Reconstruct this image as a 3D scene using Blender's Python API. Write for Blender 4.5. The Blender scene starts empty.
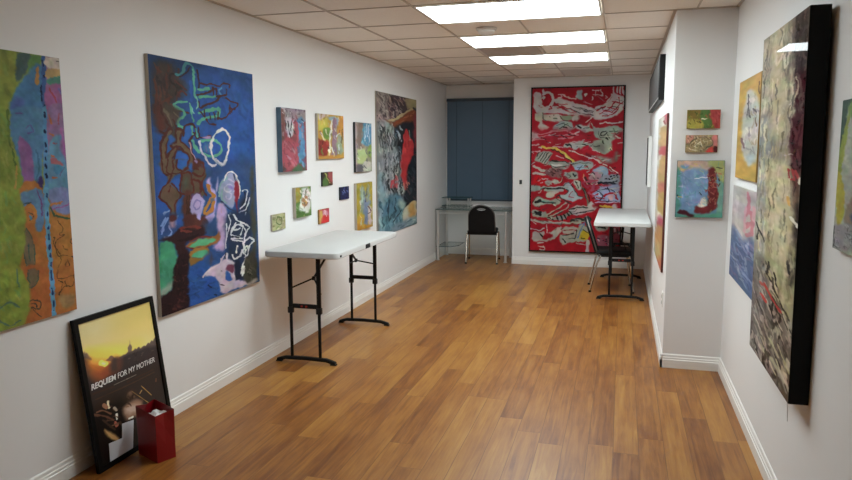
import bpy, bmesh, math, random
import numpy as np
from mathutils import Vector, Matrix
C = bpy.context.scene.collection
PI = math.pi
ART = {
'blue':((101.6, 236.2),'20508f',[('f','17305a',14,[-0.7,-2.5,47.2,-5.9,35.3,9.1,4.5,18.2,-2.4,31.9]),('f','1c4478',14,[47,-0.7,106.1,-2.3,105.1,21.6,71,12.2]),('f','1f59aa',16,[46.2,16.2,95.3,18.5,95.5,92.1,42.2,104.1]),('d',90,['1c4a8c','2a64b0','1a3f78','2f62a4','235090'],[36.2,-9.4,104.7,130],9.37,3.48,75,40,0.35),('f','45342c',4,[3.9,9.1,19.1,6.1,24.3,16,30.8,27.4,18.5,41.2,18.7,60.7,5.5,61.5,1.8,52.3]),('p',40,['5f2f1e','3a2a26','4a3a30','6a3a26','2e2422'],[4.3,10.1,23.4,8.8,28.4,27.7,18.1,49.8,2.9,51.1],8.03,1.87,85,30,0.7),('s','5f2f1e',1.74,[4.3,21.7,4.7,34.5,2.9,51.1]),('s','5f2f1e',1.74,[5.2,46.2,9.7,41,16.5,35.4]),('s','5f2f1e',1.74,[12.7,46.6,21.6,47,31,48.7]),('s','2e2420',1.61,[25.5,14.6,18.6,14.6,17.2,20.8,21,25.1,24.9,27]),('s','2e2420',1.61,[19.9,22.8,22.6,27.3,21.2,32.4]),('s','5a2a24',1.34,[22.3,33.4,27.1,29.1,30.5,32.4]),('s','5a2a24',1.34,[21.2,20.2,24.5,23.3,30.8,27.4]),('s','3f8a8c',2.14,[22.6,14.5,27.4,11.2,30.1,4.5,33.2,1.8,37.3,3.7,38.9,9.7]),('s','58ae94',2.01,[38,7.4,38.1,21.3,38.1,32.7]),('s','1f58ac',2.68,[34.8,19.3,34.9,36.9]),('s','3a1c20',1.2,[26.7,14.4,31.6,9.8,35.4,5.3]),('s','3a1c20',1.2,[42.2,6.6,42.2,25.8]),('s','58b090',2.81,[42,25.3,52.5,22.8]),('s','58b090',2.81,[42.9,32.1,58.3,29.6]),('s','58b090',2.01,[30.3,38.7,22.6,38.6,18.5,41.8,22.9,44.7,26.9,45.9,28.5,50.2]),('s','54241f',1.61,[42.9,19.3,48.6,20,55.4,17.4,62.2,19,66.6,15,73.1,14.6,74,18]),('s','54241f',1.61,[40.5,29.9,49.6,27.1,55.1,24,57.9,22.3]),('s','54241f',1.61,[56.6,21.2,57,27.8]),('s','54241f',1.61,[60,21.3,60.4,27.3]),('s','54241f',1.61,[60.3,30,68.9,26.9,70.6,20.5]),('s','54241f',1.61,[64.5,29.5,58.7,34.9,49.1,39.3,42.4,42.5,41.5,36.2]),('s','54241f',1.61,[68.8,30.4,76,33.7,82,34.5,78.7,40.4,72.7,39.6,74,45.1]),('s','4a90c4',1.34,[64.9,19.9,62.6,24.3,64.6,26.8]),('s','7ac0a8',1.47,[39.4,32.6,40.7,38.8,39.8,44.1]),('s','7ac0a8',1.47,[32.6,39.7,35.9,48.3]),('s','58b090',2.68,[42.2,47.8,48.8,44.6,58.4,42.4]),('s','58b090',2.68,[61.2,40.7,59.6,46.3]),('s','58ae90',1.61,[33.2,41.1,34,48.6,35.8,56.1]),('s','58b090',2.94,[40.5,58.4,43.2,54.3,49.8,51.9,60.8,49.7]),('s','58b090',2.94,[47.5,44.6,61.2,41.6]),('s','58b090',2.41,[61.9,42.2,60.9,48.4]),('s','4a2420',1.2,[42.3,45.3,47.2,51.4,46.3,43.6]),('s','4a2420',1.2,[51.4,47.1,52.4,53.7]),('s','4a2420',1.2,[56.2,46.1,56.8,53.4]),('s','4a2420',1.2,[59.6,45.1,60.7,51.8]),('s','5a2420',1.47,[48.4,54,50.9,57.8,57.7,58.7]),('s','5a2420',1.47,[59.3,51.9,66.4,51.4,72.5,45.4,78.7,39.2]),('s','5a2420',1.47,[72.9,37,75.5,43.7]),('s','58ae90',1.74,[17.8,45.1,26.3,46.7,27.9,51.6,22.4,55.7,22.2,60.7,26.2,62.3]),('f','4f4034',2,[7.4,43.7,18.4,42.6,25,49.3,22.4,55.7,19.7,63.3,21.5,75.6,16.8,78.1,12.9,64.8,7.4,66.3,4.7,55.7]),('f','5a2a1e',3,[3.2,44.1,8.5,43.6,11.1,57.7,9.5,67.4,4.2,66.4]),('s','6a5a48',1.34,[10.5,47,14.5,55,16.4,62.2]),('s','6a5a48',1.34,[18.2,48.7,22.5,53.2]),('s','4a241c',1.34,[7.4,43.7,10.1,54.2,15.1,64.7,13.7,70.9]),('s','4a241c',1.34,[17.8,56,20.8,64.5,22.6,75.6]),('s','4a241c',1.34,[5.3,66.4,10.5,68.5,16.3,63.5]),('s','54241c',5.89,[14.5,66,9.2,74.6,8.1,85.5,9,101.2]),('s','54241c',5.89,[16.7,79.4,23.6,79.3,30.5,85.7,33,97.3]),('s','54241c',5.89,[18.8,83.1,13.4,90.4,12.3,101.4]),('s','54241c',5.89,[21.9,65.7,21.3,79.3]),('s','6c563e',2.68,[15,67.2,9.7,75.2,8.4,85.5,9.1,102.4]),('s','6c563e',2.68,[16.7,79.4,23.6,79.6,30.3,85.7,32.4,97.3]),('s','6c563e',2.68,[19,83.1,13.7,90.4,12.4,102.6]),('s','6c563e',2.68,[22.1,66.9,21,79.3]),('f','2460b0',1,[16.7,91.7,19.3,85.6,24.5,85,29,90.7,28.7,98.4,21.3,103.1,17.5,99.2]),('s','54241c',1.2,[16.7,91.7,19.3,84.9,25.2,84.1,30,90.8,29.6,99.7]),('s','54241c',1.2,[16.7,91.7,17.4,100.4]),('f','2a5fa8',1,[13.1,71.5,16.6,70.2,18.6,74.4,14.5,78.2]),('f','2460b0',1,[26.5,68,29.2,62.2,34.1,60.7,34.5,66.4,31.1,71.6,28.4,78,26.2,75.5]),('s','4d2018',1.87,[25.4,70.5,26.8,62.3,31.1,58.9,36,59.9,37.9,65,34.9,69.6,31.6,74.2,32.5,81.8,34,89.6]),('s','58ae90',2.14,[34.1,61.3,34.4,68.3]),('s','58ae90',2.14,[38.3,63,39.2,71.4]),('s','58ae90',2.14,[34.1,74.1,35.7,80.5,39.2,85.7]),('s','4d2018',1.34,[40.3,61,41.2,70.1,45,71.3,51.7,69.1,52.9,73.7]),('s','4d2018',1.34,[35.1,66.4,38.5,72.7,41.1,71.4]),('f','b48cc0',0.6,[43.7,71.3,52.4,69.5,51.3,73.2]),('s','c8a4b0',1.07,[31.5,76.7,32.4,84.4,36.6,93.5]),('s','62b896',2.68,[43.5,75.2,54.2,74.4,61,77.7,62.2,83.2,57.7,88.7,49.4,90.5,44.3,87.1]),('s','62b896',2.68,[35.7,79.2,40.5,85.8]),('f','3a78ac',1,[44.7,79.2,51.3,77.8,53.8,84.5,47,85.8]),('s','7a6aa8',0.67,[47.3,79.2,47.7,85.2]),('s','7a6aa8',0.67,[50,78.5,50.3,85.2]),('s','d2cfe0',2.01,[40.9,75.9,42.5,84.5,46.6,93.8,51.7,99.4,56.6,98.2,56.1,92.7]),('s','e6e4de',2.27,[56,95.4,52.2,88.6,52,79.1,55.8,69.6,61.6,63.3,67.3,63.7,71.4,70.6,69.3,86,65.9,97.2,61.5,99.1,56.1,94.8]),('f','5f2a1e',2,[33.8,94.7,40.2,92.3,44.8,104.4,32.1,103.7]),('f','33507e',10,[47.6,102,67.2,100.2,98.7,95.5,98.6,140.9,87.6,124.6,72.9,104.7,58,114.9,52.1,121.3]),('s','dcd8e4',2.01,[46.6,94,51.7,99.8,56.6,98.3]),('s','dcd8e4',2.01,[57.5,94.3,62.9,98.3,67.4,94.6]),('f','2458a6',3,[2.6,99.8,21.1,108.3,20.4,123.3,17,145.6,20.1,155.1,1.1,151.5]),('f','6a5440',1,[6.1,92.8,31.4,93.5,31,101.2,24.8,104.7,18.9,105.6,11.7,112.6,9.8,106.3,5.7,102.4]),('f','2460b0',1,[18.9,93.1,28.9,93.4,26.8,99.7,23.1,102.7,19.8,99.4]),('s','58241a',1.47,[6.1,92.8,7.2,103.7,10.9,106.4]),('s','58241a',1.47,[11.6,92.9,10,102.6,14.3,105.3,22.4,104.6,27.4,101,30.1,93.5]),('s','58241a',1.47,[18.9,93.1,19.2,99.4,22.7,103.3]),('s','58241a',1.47,[16,93.1,16.2,101.7,11.8,111.3]),('f','2a62b0',1,[12.8,113.9,19.9,109.4,21.2,118.4,17,121.7]),('f','6a5440',1,[11.7,112.6,13.8,116.4,20.8,125.9,16.4,133,15.2,146.6,11.3,145.9,11.2,134.7,3.9,127.6,4.7,121.7]),('s','58241a',1.47,[11.8,111.9,4.8,120.5,3.9,127.6,11.2,135.4,11.3,145.9]),('s','58241a',1.47,[13.9,114,20.3,124.6,20.1,129.6,15.9,132.9,15.2,146.6]),('s','58241a',1.47,[12.7,116.3,11.3,122.4]),('s','6a2a24',2.14,[11.2,147.2,15.7,148]),('f','5c4a3a',1,[22.4,105.8,30.8,105.1,32.2,114.2,31.8,124.6,22.7,124.2]),('f','64503c',1,[32.7,105.2,43.6,101.8,45.2,109.9,41.6,119,42.4,128.4,32.4,125.3]),('s','5f2418',1.61,[22.6,105.8,21.3,123.4,31.7,125.2,32.2,114.2,29.6,105.6,22.6,105.8]),('s','5f2418',1.61,[32.6,106.5,39.4,109.5,44.1,105.8,43.8,97.8,38.8,93.7]),('s','5f2418',1.61,[33.6,111.7,39.2,114.8,40.2,120.2,38,126.6]),('s','5f2418',1.61,[45.3,108.6,41,116.3,42,124.3,45.1,128.7]),('s','5f2418',1.61,[32.2,101.3,38.4,102.9]),('f','5a6450',2,[25.1,109.8,28.1,111.3,27.1,118.9,24.1,119.9]),('f','9a8ab0',0.6,[34.4,93.6,38.2,93.7,36.8,96.9]),('f','2a62b0',1,[28.7,98.5,32.5,96.1,32.8,102.6,29.7,102.4]),('f','5c3228',1.5,[23.8,125,31.7,125.9,29.6,145.1,37.5,150.4,42.8,150,43.7,159.6,22.4,155.5]),('s','3a2018',1.07,[26.2,126.5,25.5,154.8]),('s','3a2018',1.07,[28.6,126.8,27.5,144.8]),('f','b9a8e0',0.6,[29.5,133.4,32.3,127.2,37.3,126.5,41.7,131,41.6,141.7,38.9,149.3,38,153.8,34.4,148.6,29.6,145.1]),('s','8a80c0',1.34,[32.4,137.7,34.5,132.7,38.3,134.6,37.8,139.8,34.1,142.2,32.4,137.7]),('s','6a3a6a',0.8,[29.2,134.7,32.3,127,37.6,126,42.3,131.3]),('f','c0b0e8',1,[47.8,111.4,49.8,112.9,50.1,121.1,54.6,127,53.6,143.5,50.6,155.4,46.4,157.4,42.7,151.3,51,145.8,51.6,132.2,46.6,124.8,46.3,116.7]),('s','c0802c',3.21,[47.1,119.5,48.6,125,51.7,130.8,47.4,135.7,43.8,142,42.9,147.3,49.7,144.3,51.4,137.6]),('f','4a6a90',1,[48.2,133.1,52.3,132.3,48.7,137.3]),('f','c4b4e0',1,[56.6,114.8,58.1,112.2,56.8,124.5,54.7,125.7]),('f','9fa6c8',1,[58.2,126,60.7,116.5,66.8,110,72.8,108.2,77.1,113.5,79.8,123.9,74.4,142.2,71.2,146,64,140.7,59.9,136,58.4,131.6]),('s','88b0b0',1.87,[57.2,131.5,60.6,119.3,66.7,112.8]),('s','88b0b0',1.87,[61.8,125,60,133.2,65.5,139.5]),('s','c4c0dc',1.2,[64.8,122.5,67.8,119.9,72.2,121.8,70.5,127.3,65.3,126.8,64.5,122.5]),('s','c4c0dc',1.2,[66,128.3,71.8,130.3,68.6,135.7,65.1,132.4]),('s','c4c0dc',1.2,[69.5,114.4,75.3,119.2,73.5,127.6]),('f','8a78c0',1,[68.4,122.8,72.9,122.5,72,126.7]),('s','e8e6e4',1.47,[63.6,115.4,66.8,109.3,72.8,107.5,77.9,112.2,80.5,124,79.2,137]),('s','2c3048',0.94,[59.1,137.3,65.3,143.8,72.5,149.1]),('s','2c3048',0.94,[74.2,110.5,77,116.4]),('f','8e1a34',0.8,[75.3,119.2,79.2,118.8,79.7,132.7,77.4,144,78,166.1,74.6,165.5,76.1,145.3,73.9,134.9]),('f','c0a4d0',1.5,[56.2,139.7,62.5,141.9,65.1,148,64.5,163.5,53.8,161.5]),('s','c8a0a8',1.07,[59.5,144.3,60.9,161.5]),('f','1f2c48',3,[80.6,141.5,90.5,133.9,90.8,167,79.6,164.9]),('f','45463e',2,[94,110.3,98.2,107.5,97.7,169.9,91.6,168.7,93.5,140.3]),('s','e2e2e6',1.47,[84.3,128.7,88.3,127.7,89.8,132.3,86.9,142.4,80.3,147.4]),('s','e2e2e6',1.47,[78.6,151.5,86.6,149.8,89.2,145.7,92.8,137.2]),('s','e2e2e6',1.47,[80.1,151.8,78.3,158.8]),('s','e2e2e6',1.47,[87.3,152.9,84.5,161.4,90.8,167]),('s','101830',1.2,[86.6,130.5,86.8,137.9,82.8,144.8]),('s','d8d8e0',1.61,[67.1,152.6,70.7,156.1,70.4,164.7]),('s','d8d8e0',1.61,[68.7,151.4,72.7,162.2]),('s','90a4d4',1.2,[6,141.3,9.9,139.5]),('s','90a4d4',1.2,[3,147,7,141.5]),('s','90a4d4',1.2,[3.3,150.7,5.2,146.1]),('f','2a4f88',2,[2.1,142.1,24.1,145.7,22.4,157,10.5,162.2,2.7,163]),('s','7f9cd8',1.61,[3.4,160.6,4.8,153.6,9,145.7]),('s','7f9cd8',1.61,[8.2,162.9,11.2,159.8,9.8,153.3]),('s','7f9cd8',1.61,[3.3,152,6.9,145.3]),('s','7f9cd8',1.61,[4.9,163.4,10.4,164.6]),('s','7f9cd8',1.61,[17,145.8,16.1,153.2]),('f','2458a6',2,[17,145.8,21.7,145.3,20.1,154,16.1,153.2]),('f','b08a9c',1.5,[11.1,148.5,15.1,149.2,14.8,155.5,10.9,154.7]),('f','5a2a2c',1,[11.2,143.6,16.1,144.4,15.9,149.4,11.1,149.2]),('f','5a2c28',1.5,[22.9,145.5,35.1,147.5,32.2,154.9,39.7,159,42.8,148.8,45.1,157.3,40.7,165.9,24.6,160]),('f','b9a8e0',1,[35.1,147.5,38.9,148.1,37.4,153.9]),('f','b9a8e0',1,[44.1,149,52.9,150.4,49.2,156.7,45.8,157.4]),('f','2c4f80',4,[42.5,156.8,56.1,156.5,55.6,169,47,174.1,40.6,168.6]),('f','c0a4d0',1.5,[55.7,150.9,64.9,152.4,64,175,60.5,188.5,56,191.6,49.4,183,55.9,177.5,55.1,164.7]),('f','1d3050',3,[64.9,152.4,92.9,157,93.3,187.5,83.4,227.5,75.5,225,64.6,195.3]),('f','46443a',2,[93.7,157.1,98.7,157.9,96.2,233.3,81.7,228.5,84.1,209.5,93,193.6]),('s','dcdce2',1.2,[65.3,161,62,187.5]),('s','dcdce2',1.2,[67.1,152.7,68.7,161.6,64,175]),('s','e0e0e6',1.74,[72.3,153.6,76.7,160.2,85.9,166.3,90.7,170.2]),('s','e0e0e6',1.74,[75,162.8,70.2,169.1,69.9,174.9,79.1,176.8,82.6,168.6,76.5,164.5,70.1,170.6]),('s','e0e0e6',1.74,[73.2,169.7,79.4,169.5]),('s','e0e0e6',1.74,[69.7,179.2,82.1,180.5]),('s','e0e0e6',1.74,[71.2,181,81.9,184.9,83.1,194.2,78.2,198.9]),('s','e0e0e6',1.74,[79.6,163.6,85.7,172.2,85.4,179.7]),('s','e0e0e6',1.74,[90.7,170.2,85.5,176.7,84.3,185.5]),('s','e0e0e6',1.74,[85.2,184.2,91.8,182.6,95.9,186.6,89.9,189.8,84.6,197.6]),('s','e0e0e6',1.74,[69,196.5,71.8,201.6,78.1,200.4,81.5,195.3]),('s','e0e0e6',1.74,[81.6,193.8,84.4,203.6,80.9,210.1]),('s','e0e0e6',1.74,[89.8,191.3,87.8,199.9,83.6,203.3]),('s','f0f0ea',2.68,[75.5,188.6,74.5,194.2]),('s','f0f0ea',2.68,[86.2,190.4,85.5,195.1]),('s','26344e',1.07,[75.4,190.8,75.6,192.6]),('s','26344e',1.07,[86.2,191.9,86.1,193.7]),('s','101828',1.07,[79.1,176.8,72.9,177]),('s','101828',1.07,[77.4,179.4,69.9,176.3]),('f','341a1e',1.2,[1.6,165.1,11.6,162.4,20,156.5,34.5,162,39.7,159,42,166.2,36.6,170.4,24.1,171.6,22.6,176.4,25.9,185.1,24.7,209.8,13,205.9,15.3,182.3,12.4,170.1]),('s','7a3228',2.14,[19.9,157.8,29.6,157.7,38.4,160.7]),('s','7a3228',2.14,[21,160.6,28.2,162.7]),('s','261216',1.87,[15.9,168.4,24.2,169,35.5,167.5]),('f','a0622c',0.8,[23.8,176.7,27.7,172.4,40.5,171.3,52.7,171.2,57,167.9,57,176.3,49.5,180.2,38.7,181]),('f','5cc08c',0.8,[25.3,176.8,37.9,171.8,53.2,175.5,44.1,178.9,36.3,178.7]),('s','7a2a20',1.34,[23.8,176.7,36.1,181.7,45.4,181.3]),('s','7a2a20',1.34,[27.8,171.1,39.3,169.7,47.1,172.1]),('f','b07a30',0.8,[26.7,181.4,44,182.3,44.2,191.3,35.5,194.4,26.7,194.5]),('f','58b888',0.8,[29,184.6,42.6,184.3,42.3,189.4,29.3,191.3]),('f','2a5898',2,[25.4,195.5,35.5,194.4,46.5,186.4,60.3,191.3,57,200.4,48.6,200.8,38.9,206.2,37.3,213.9,24.7,209.8]),('d',14,['1f4a88','3a6aa8','4a5a80','2f4a70'],[26.1,189.3,57.2,217.3],6.69,2.14,15,40,0.6),('f','5a4a5a',2,[46.4,187.8,48.9,194,45.9,200.1]),('f','44a27a',1,[1.5,170,4.2,167,10.2,168.4,14.6,177,14.4,194.9,13.2,206,-0.4,201.5]),('f','cbb8cc',1,[40.1,209.3,45.7,204.2,52.7,203.4,62.9,199.2,68.7,203.7,72.9,212.3,70.8,224.9,52,218.7,48.3,207.7]),('s','d8ccd8',2.01,[38.8,209.6,45,205.3,54.1,203.1,61.7,193.1,63.7,198,61.2,205.9]),('s','d8ccd8',2.01,[64.2,202.4,71.5,210.4,69.4,221.5]),('s','d8ccd8',2.01,[55.5,202.8,57.2,197.6]),('f','7a3a58',0.8,[63.4,205.8,69.9,209.9,68.2,215.3,62.4,210.6]),('s','3a3a48',1.61,[61.7,192.4,61.6,201.7]),('s','f0ece0',2.68,[80.8,212.4,83,216.8,79.2,220.1]),('s','15161c',1.2,[76.2,208.8,77.2,221]),('s','15161c',1.2,[84,212.5,84.3,224.8]),('f','44a27a',1,[0.4,181,14.7,184.9,13.3,204.9,9.2,212.5,-0.4,216.6]),('f','93aa9c',2,[-0.3,211.7,6.1,207.6,12.4,205.9,11,211.8,2.3,217.6,-0.6,217.8]),('p',10,['3a9068','58b490'],[1.8,182.6,12.8,185.6,10.7,206.6,1.6,208.6],5.35,1.61,80,30,0.4),('f','2a171c',1,[14.9,184.9,25.8,187.9,24.6,234.5,-1.4,234.9,-0.6,217.8,9.2,213.1]),('p',90,['552a28','3a1c20','1a0e12','6a3a30','301820'],[15.7,186.4,25.5,189.1,24,232.3,-0.1,233,0.6,219.5,10.3,214.2],4.01,1.2,60,60,0.6),('f','1f57a6',1.2,[25.9,189.2,45.8,201.6,51.9,220.3,55.6,233.7,33.7,234,24.6,233.9]),('p',36,['1a4a90','2a66b8','38609a','1c3f78'],[26.7,193.4,44.5,201.2,52.8,232,25.6,231.6],6.69,1.87,20,35,0.5),('s','122a50',1.74,[43,220.1,45.1,223.6]),('s','122a50',1.74,[49.3,232.2,51.3,233.6]),('f','a0702c',1,[26.4,188,39.6,191.6,27.9,195.3,26.1,193.2]),('f','cbb8cc',1,[38.8,209.1,45.8,203,54.2,201.2,63,198,70.2,204.3,72.6,212.4,70.1,223.4,83.3,228.5,88,233.9,73.5,234.2,57,234.2,54.6,224.1,50.1,214.1]),('s','d8ccd8',1.87,[38.1,210,45,204.2,54.8,202.1]),('s','d8ccd8',1.87,[64.3,201.2,72.3,209.3,70.3,220.5]),('f','7a3a58',0.8,[64.1,205.5,70.7,209.6,68.2,216.2,62.4,210.1]),('f','1f57a6',0.8,[62.3,212.2,67.9,221.3,65.6,223.4,61.2,220.5]),('s','5a4a58',0.94,[56,224.5,58.1,226]),('s','5a4a58',0.94,[56.7,209.1,58.1,210.2]),('f','17233c',1,[71.6,206.2,77.8,206.5,80.4,222.2,73.9,225.4,71.3,222.3]),('f','46443a',1.5,[84.4,203.8,97.9,207.4,96.9,232.9,86.4,232.6,82.7,223]),('p',16,['26241e','5a5648','7a7464'],[85.1,205.5,97.5,208.9,95.7,231.8,86.5,230.3],5.35,1.2,75,30,0.7),('s','f0f0e8',2.81,[81.6,212.8,79.4,215.2,79.6,221.2]),('f','b8b0a0',1.5,[85.6,233.8,97,230.6,96.8,235.2,87.9,236.2])]),
'lime':((192.1, 295.6),'8b9a35',[('f','8a6a94',2,[175.5,-10.2,231.6,-18.9,225,182.7,166.1,176.6]),('f','b5722c',2,[157.4,181.4,225,182.7,223.9,322,159.8,303.8]),('d',120,['97a63e','7a8c30','a3ac48','6f8430','8aa044'],[-6.7,-5.3,143.7,317.5],15,5,80,25,0.5),('f','45605c',1,[142.2,1.1,157.5,1.5,149.1,20.3,136.7,32.2,140.8,2.1]),('f','5a8a45',1,[156.5,1.6,169.4,1.6,162.3,14.3,152.1,19.1]),('f','3f7aa6',1.5,[140.3,33.6,159.5,12.8,169.4,13.4,165.3,62.2,128.1,64.3,131.6,48.4]),('f','4a68a8',2,[128.1,64.3,133.5,48.2,145.5,50.8,141.6,63.6]),('f','c08a3a',0.6,[158.2,27.3,164.5,12.2,164.4,29.4,160.2,32.7]),('s','2f5a94',5,[171.5,0.4,169.9,27,167.8,62.1]),('f','cfc4b0',0.6,[174.5,1.4,198.8,0.9,197.8,12.7,174.7,12.2]),('s','3a3a3a',1.67,[187.9,4.2,191.1,4.1]),('f','b89a60',0.6,[174.5,13.7,197.8,12.7,197.3,18.8,174.6,25]),('f','4a8a78',0.6,[174.2,25.1,197.8,18.8,197.6,31.3,176.2,31.2]),('f','9a5a90',1,[172.9,33.1,197.7,30.8,197.4,60.4,171.5,61.9]),('s','a04050',2,[175.8,35.6,183.2,48.1,186.9,60.1]),('s','7a68a8',2.67,[187.5,34.5,194.4,43.4]),('s','101c40',1.5,[170.1,5.1,170.4,11.4]),('s','101c40',1.5,[170.4,21.5,170.2,24.2]),('s','101c40',1.5,[168.4,54.7,167.4,57.5]),('s','101c40',1.5,[166.8,32.8,166,49.3]),('f','4a80a8',1.5,[128.2,62.6,165.9,60.3,161.2,115.9,157.6,141.9,145.8,150.5,134.2,149.7,133.4,115.4,125.9,94.1]),('f','8a5a94',1,[134.4,92.2,142.8,93.9,149.4,108.4,147.4,150.6,138.1,149.9,134.8,120.8]),('s','5a5a98',1.5,[143.9,81.3,149.1,77.5,152.4,84.7,146.3,86.6]),('s','5a5a98',1.5,[133.8,65.7,141.4,65.3]),('s','3a6a8a',2.33,[154.7,104.8,156.3,121.4,151.7,139.7]),('f','3a2a60',1,[153.9,138,159.3,134.5,157.9,151.3,150.8,150.8]),('f','8d6a94',1,[171.3,60,197.1,58.5,196.3,106.9,194.2,153.8,164,151.7]),('f','5a90b0',1.5,[170.7,97.3,186.4,87.6,184,103,192.3,122.4,195.1,153.9,164,151.7]),('f','a8606a',0.6,[171.4,113.3,179.8,114.4,188.3,122.7,172.9,120.3]),('s','b8683a',2.33,[172.6,87,176.1,87.9]),('s','b8683a',2.33,[172.7,110.5,175.4,111.5]),('s','b8683a',2.33,[170.6,136,176.9,136.3]),('s','b8683a',2.33,[173.3,65.5,174.8,72.9]),('s','a05a98',2.67,[187,80,188.9,97.2,189.4,109.1]),('s','a04858',1.5,[186.3,62.9,184.2,74.4]),('s','a04858',1.5,[174.9,97.3,180.2,97.3]),('s','305890',2,[195.2,66.3,195.3,75.9]),('f','3f86ae',0.6,[172.7,123.7,181.5,120.2,187.1,126.1,178.3,132.5]),('s','6a4a78',1,[187.7,125.1,181.5,133.6]),('s','4a8ab8',5.33,[168.1,58.4,165.5,104.8,163,151.7]),('s','101c44',2.5,[167.5,63.6,167.4,66.7]),('s','101c44',2.5,[166.5,82.1,166.6,84.3]),('s','101c44',2.5,[165.9,97.4,165.9,99.6]),('s','101c44',2.5,[165.2,105.9,165.1,107]),('s','101c44',2.5,[164.8,113.2,164.8,115.1]),('s','101c44',2.5,[164.7,121.6,164.6,125]),('s','101c44',2.5,[164.4,131.9,164.2,134.8]),('f','7f9434',1.5,[68.1,66.1,124.5,62.8,124.9,83.6,131.2,118.9,132.7,149.6,61.2,144.6]),('s','55702a',2.67,[124.9,62.8,124.5,88.9,129.1,120.7]),('s','b8903a',2,[130.5,122.5,126.1,147.3]),('d',40,['8fa43c','748a30','9aa848','6a9a4a'],[107,62.5,128.6,147],13.33,2.67,85,15,0.5),('f','b5702a',1,[128.4,147.5,160.1,149.6,155.4,242.2,122.1,235.6]),('f','5a88b0',1,[131.8,151.3,158,149.4,155.8,190.7,146.6,193.3,146.4,167.2,128.6,166.4]),('s','6a4a80',1.83,[151,149,155,160.5,154.8,177.7]),('s','c08030',3.33,[132.7,167.7,143.1,164.6,148,176.6,141.5,183.3]),('s','3a4a38',1,[130.6,169.3,135,163.4,143.9,162.3]),('s','3a4a38',1,[140.1,172.1,144.7,176.3,140.3,181.3]),('s','4a8aa0',2.33,[140.7,175.9,142.4,179.7]),('f','7a6a50',1,[135.5,190.9,130.7,202.2,131.7,224.5,133.5,237.9,141.3,239.4,142.7,222.7,141.5,201.9]),('s','3a5a50',1,[135.6,190,130.1,202.1,131.7,224.5,133.5,237.5]),('s','3a5a50',1,[135.6,190,141.5,201.9,142.9,222.8,141.5,239.1]),('s','3a5a50',1,[136.2,206.7,136.5,225.4]),('f','b8782c',1,[166,178.5,195.3,185.6,193.7,249.8,166.9,244.5]),('f','7a88b8',1,[165.8,150,195.8,151.9,195,177.6,173.7,175.5]),('s','9a4a98',1.33,[168.7,171.5,188.5,169.1,193.9,163.7]),('s','c07a30',2.33,[166.9,166.8,182.2,165]),('s','3a5a40',2.17,[166.8,169.1,172.3,179.6,194.4,185.5]),('s','3a3020',0.83,[174,185.2,180.1,195.7,174.7,202.8,181.6,203.7,169.8,209.9,170.6,225.6,179.7,227.2,191.5,231.6]),('s','3a3020',0.83,[168.1,203.8,167.6,215.4,175.2,228.3,169,244.5]),('s','3a3020',0.83,[183.2,233.7,185.3,240.1,180.4,239.6,183.1,234.1]),('s','3a3020',0.83,[192.6,207.3,188.3,212.6,192.9,217.3]),('s','3a3020',0.83,[178,215,184.1,221.9]),('s','5aa0c8',5.67,[162.2,148.8,161,187.5,160.6,243.2]),('s','15306a',2.17,[162.8,153.5,162.7,157.3]),('s','15306a',2.17,[162.1,174.3,162,178.1]),('s','15306a',2.17,[161.4,189.9,161.3,193.7]),('s','15306a',2.17,[161.2,200.9,161.2,205.1]),('s','15306a',2.17,[161.7,212.5,161.5,216.3]),('s','15306a',2.17,[162.1,222.2,162,226.1]),('s','15306a',2.17,[161.9,232.8,161.8,236.7]),('f','8a9a38',1.5,[61.3,143,131,147.6,121.9,235.6,54.2,222.2]),('d',40,['98a83e','7a8c38','a4ac48','74a050'],[99.8,146.1,126.9,233.3],13.33,2.67,85,20,0.5),('f','b8682a',1,[126,234.6,159.1,241,159.2,297.7,123.1,298.1]),('f','7a6a50',1,[133.7,236,134,255.8,141.6,253.1,145.6,238.4]),('s','3a5a50',1,[133.1,235.9,133.5,254.7,136.1,256.8]),('s','3a5a50',1,[145.6,238.4,142.2,252.9,136.1,256.8]),('s','2f3a34',1,[129.7,271.7,137.7,270.4,145.8,274.7,143.2,281.8,133.5,277.7,144.4,292.1]),('s','2f3a34',1,[134.4,273.8,140.3,275.3,140,279]),('f','b8722c',1,[166,242.3,197.1,248.4,193.3,295.1,163.6,296.5]),('f','a08050',2,[168.9,272.5,189.2,277.3,185.9,289.1,172,287.6]),('s','33301e',0.83,[170.3,255,174.8,259.9,168.9,272.9,176.6,264.3,187.9,264.8,191.3,251.3]),('s','33301e',0.83,[169.2,243,169.4,252.9,181.5,253.4,190.7,253.2]),('s','33301e',0.83,[177.9,256.6,179.5,265]),('s','5aa0c8',5.67,[161.4,240.5,160.8,270.6,160.7,298.1]),('s','15306a',2.17,[161.5,242.4,161,253]),('s','15306a',2.17,[160.6,262.7,160.6,268.6]),('s','15306a',2.17,[161,278.5,161.1,288.3]),('f','8fa038',1.5,[54.4,220.6,126.6,234.7,122.6,297,46.9,305.3]),('d',40,['98ac3e','7a9038','a4b448','6a9a5a'],[93.7,229.4,123.2,306.6],13.33,2.67,70,40,0.5),('s','5a7a60',1.83,[89,273.1,99.8,270.5,109.3,265.7,119.7,274.8]),('s','5a7a60',1.83,[95.2,281.9,108.9,291.2,120.4,288.9]),('s','5a7a60',1.83,[121.4,233.6,120.7,251.9])]),
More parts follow.
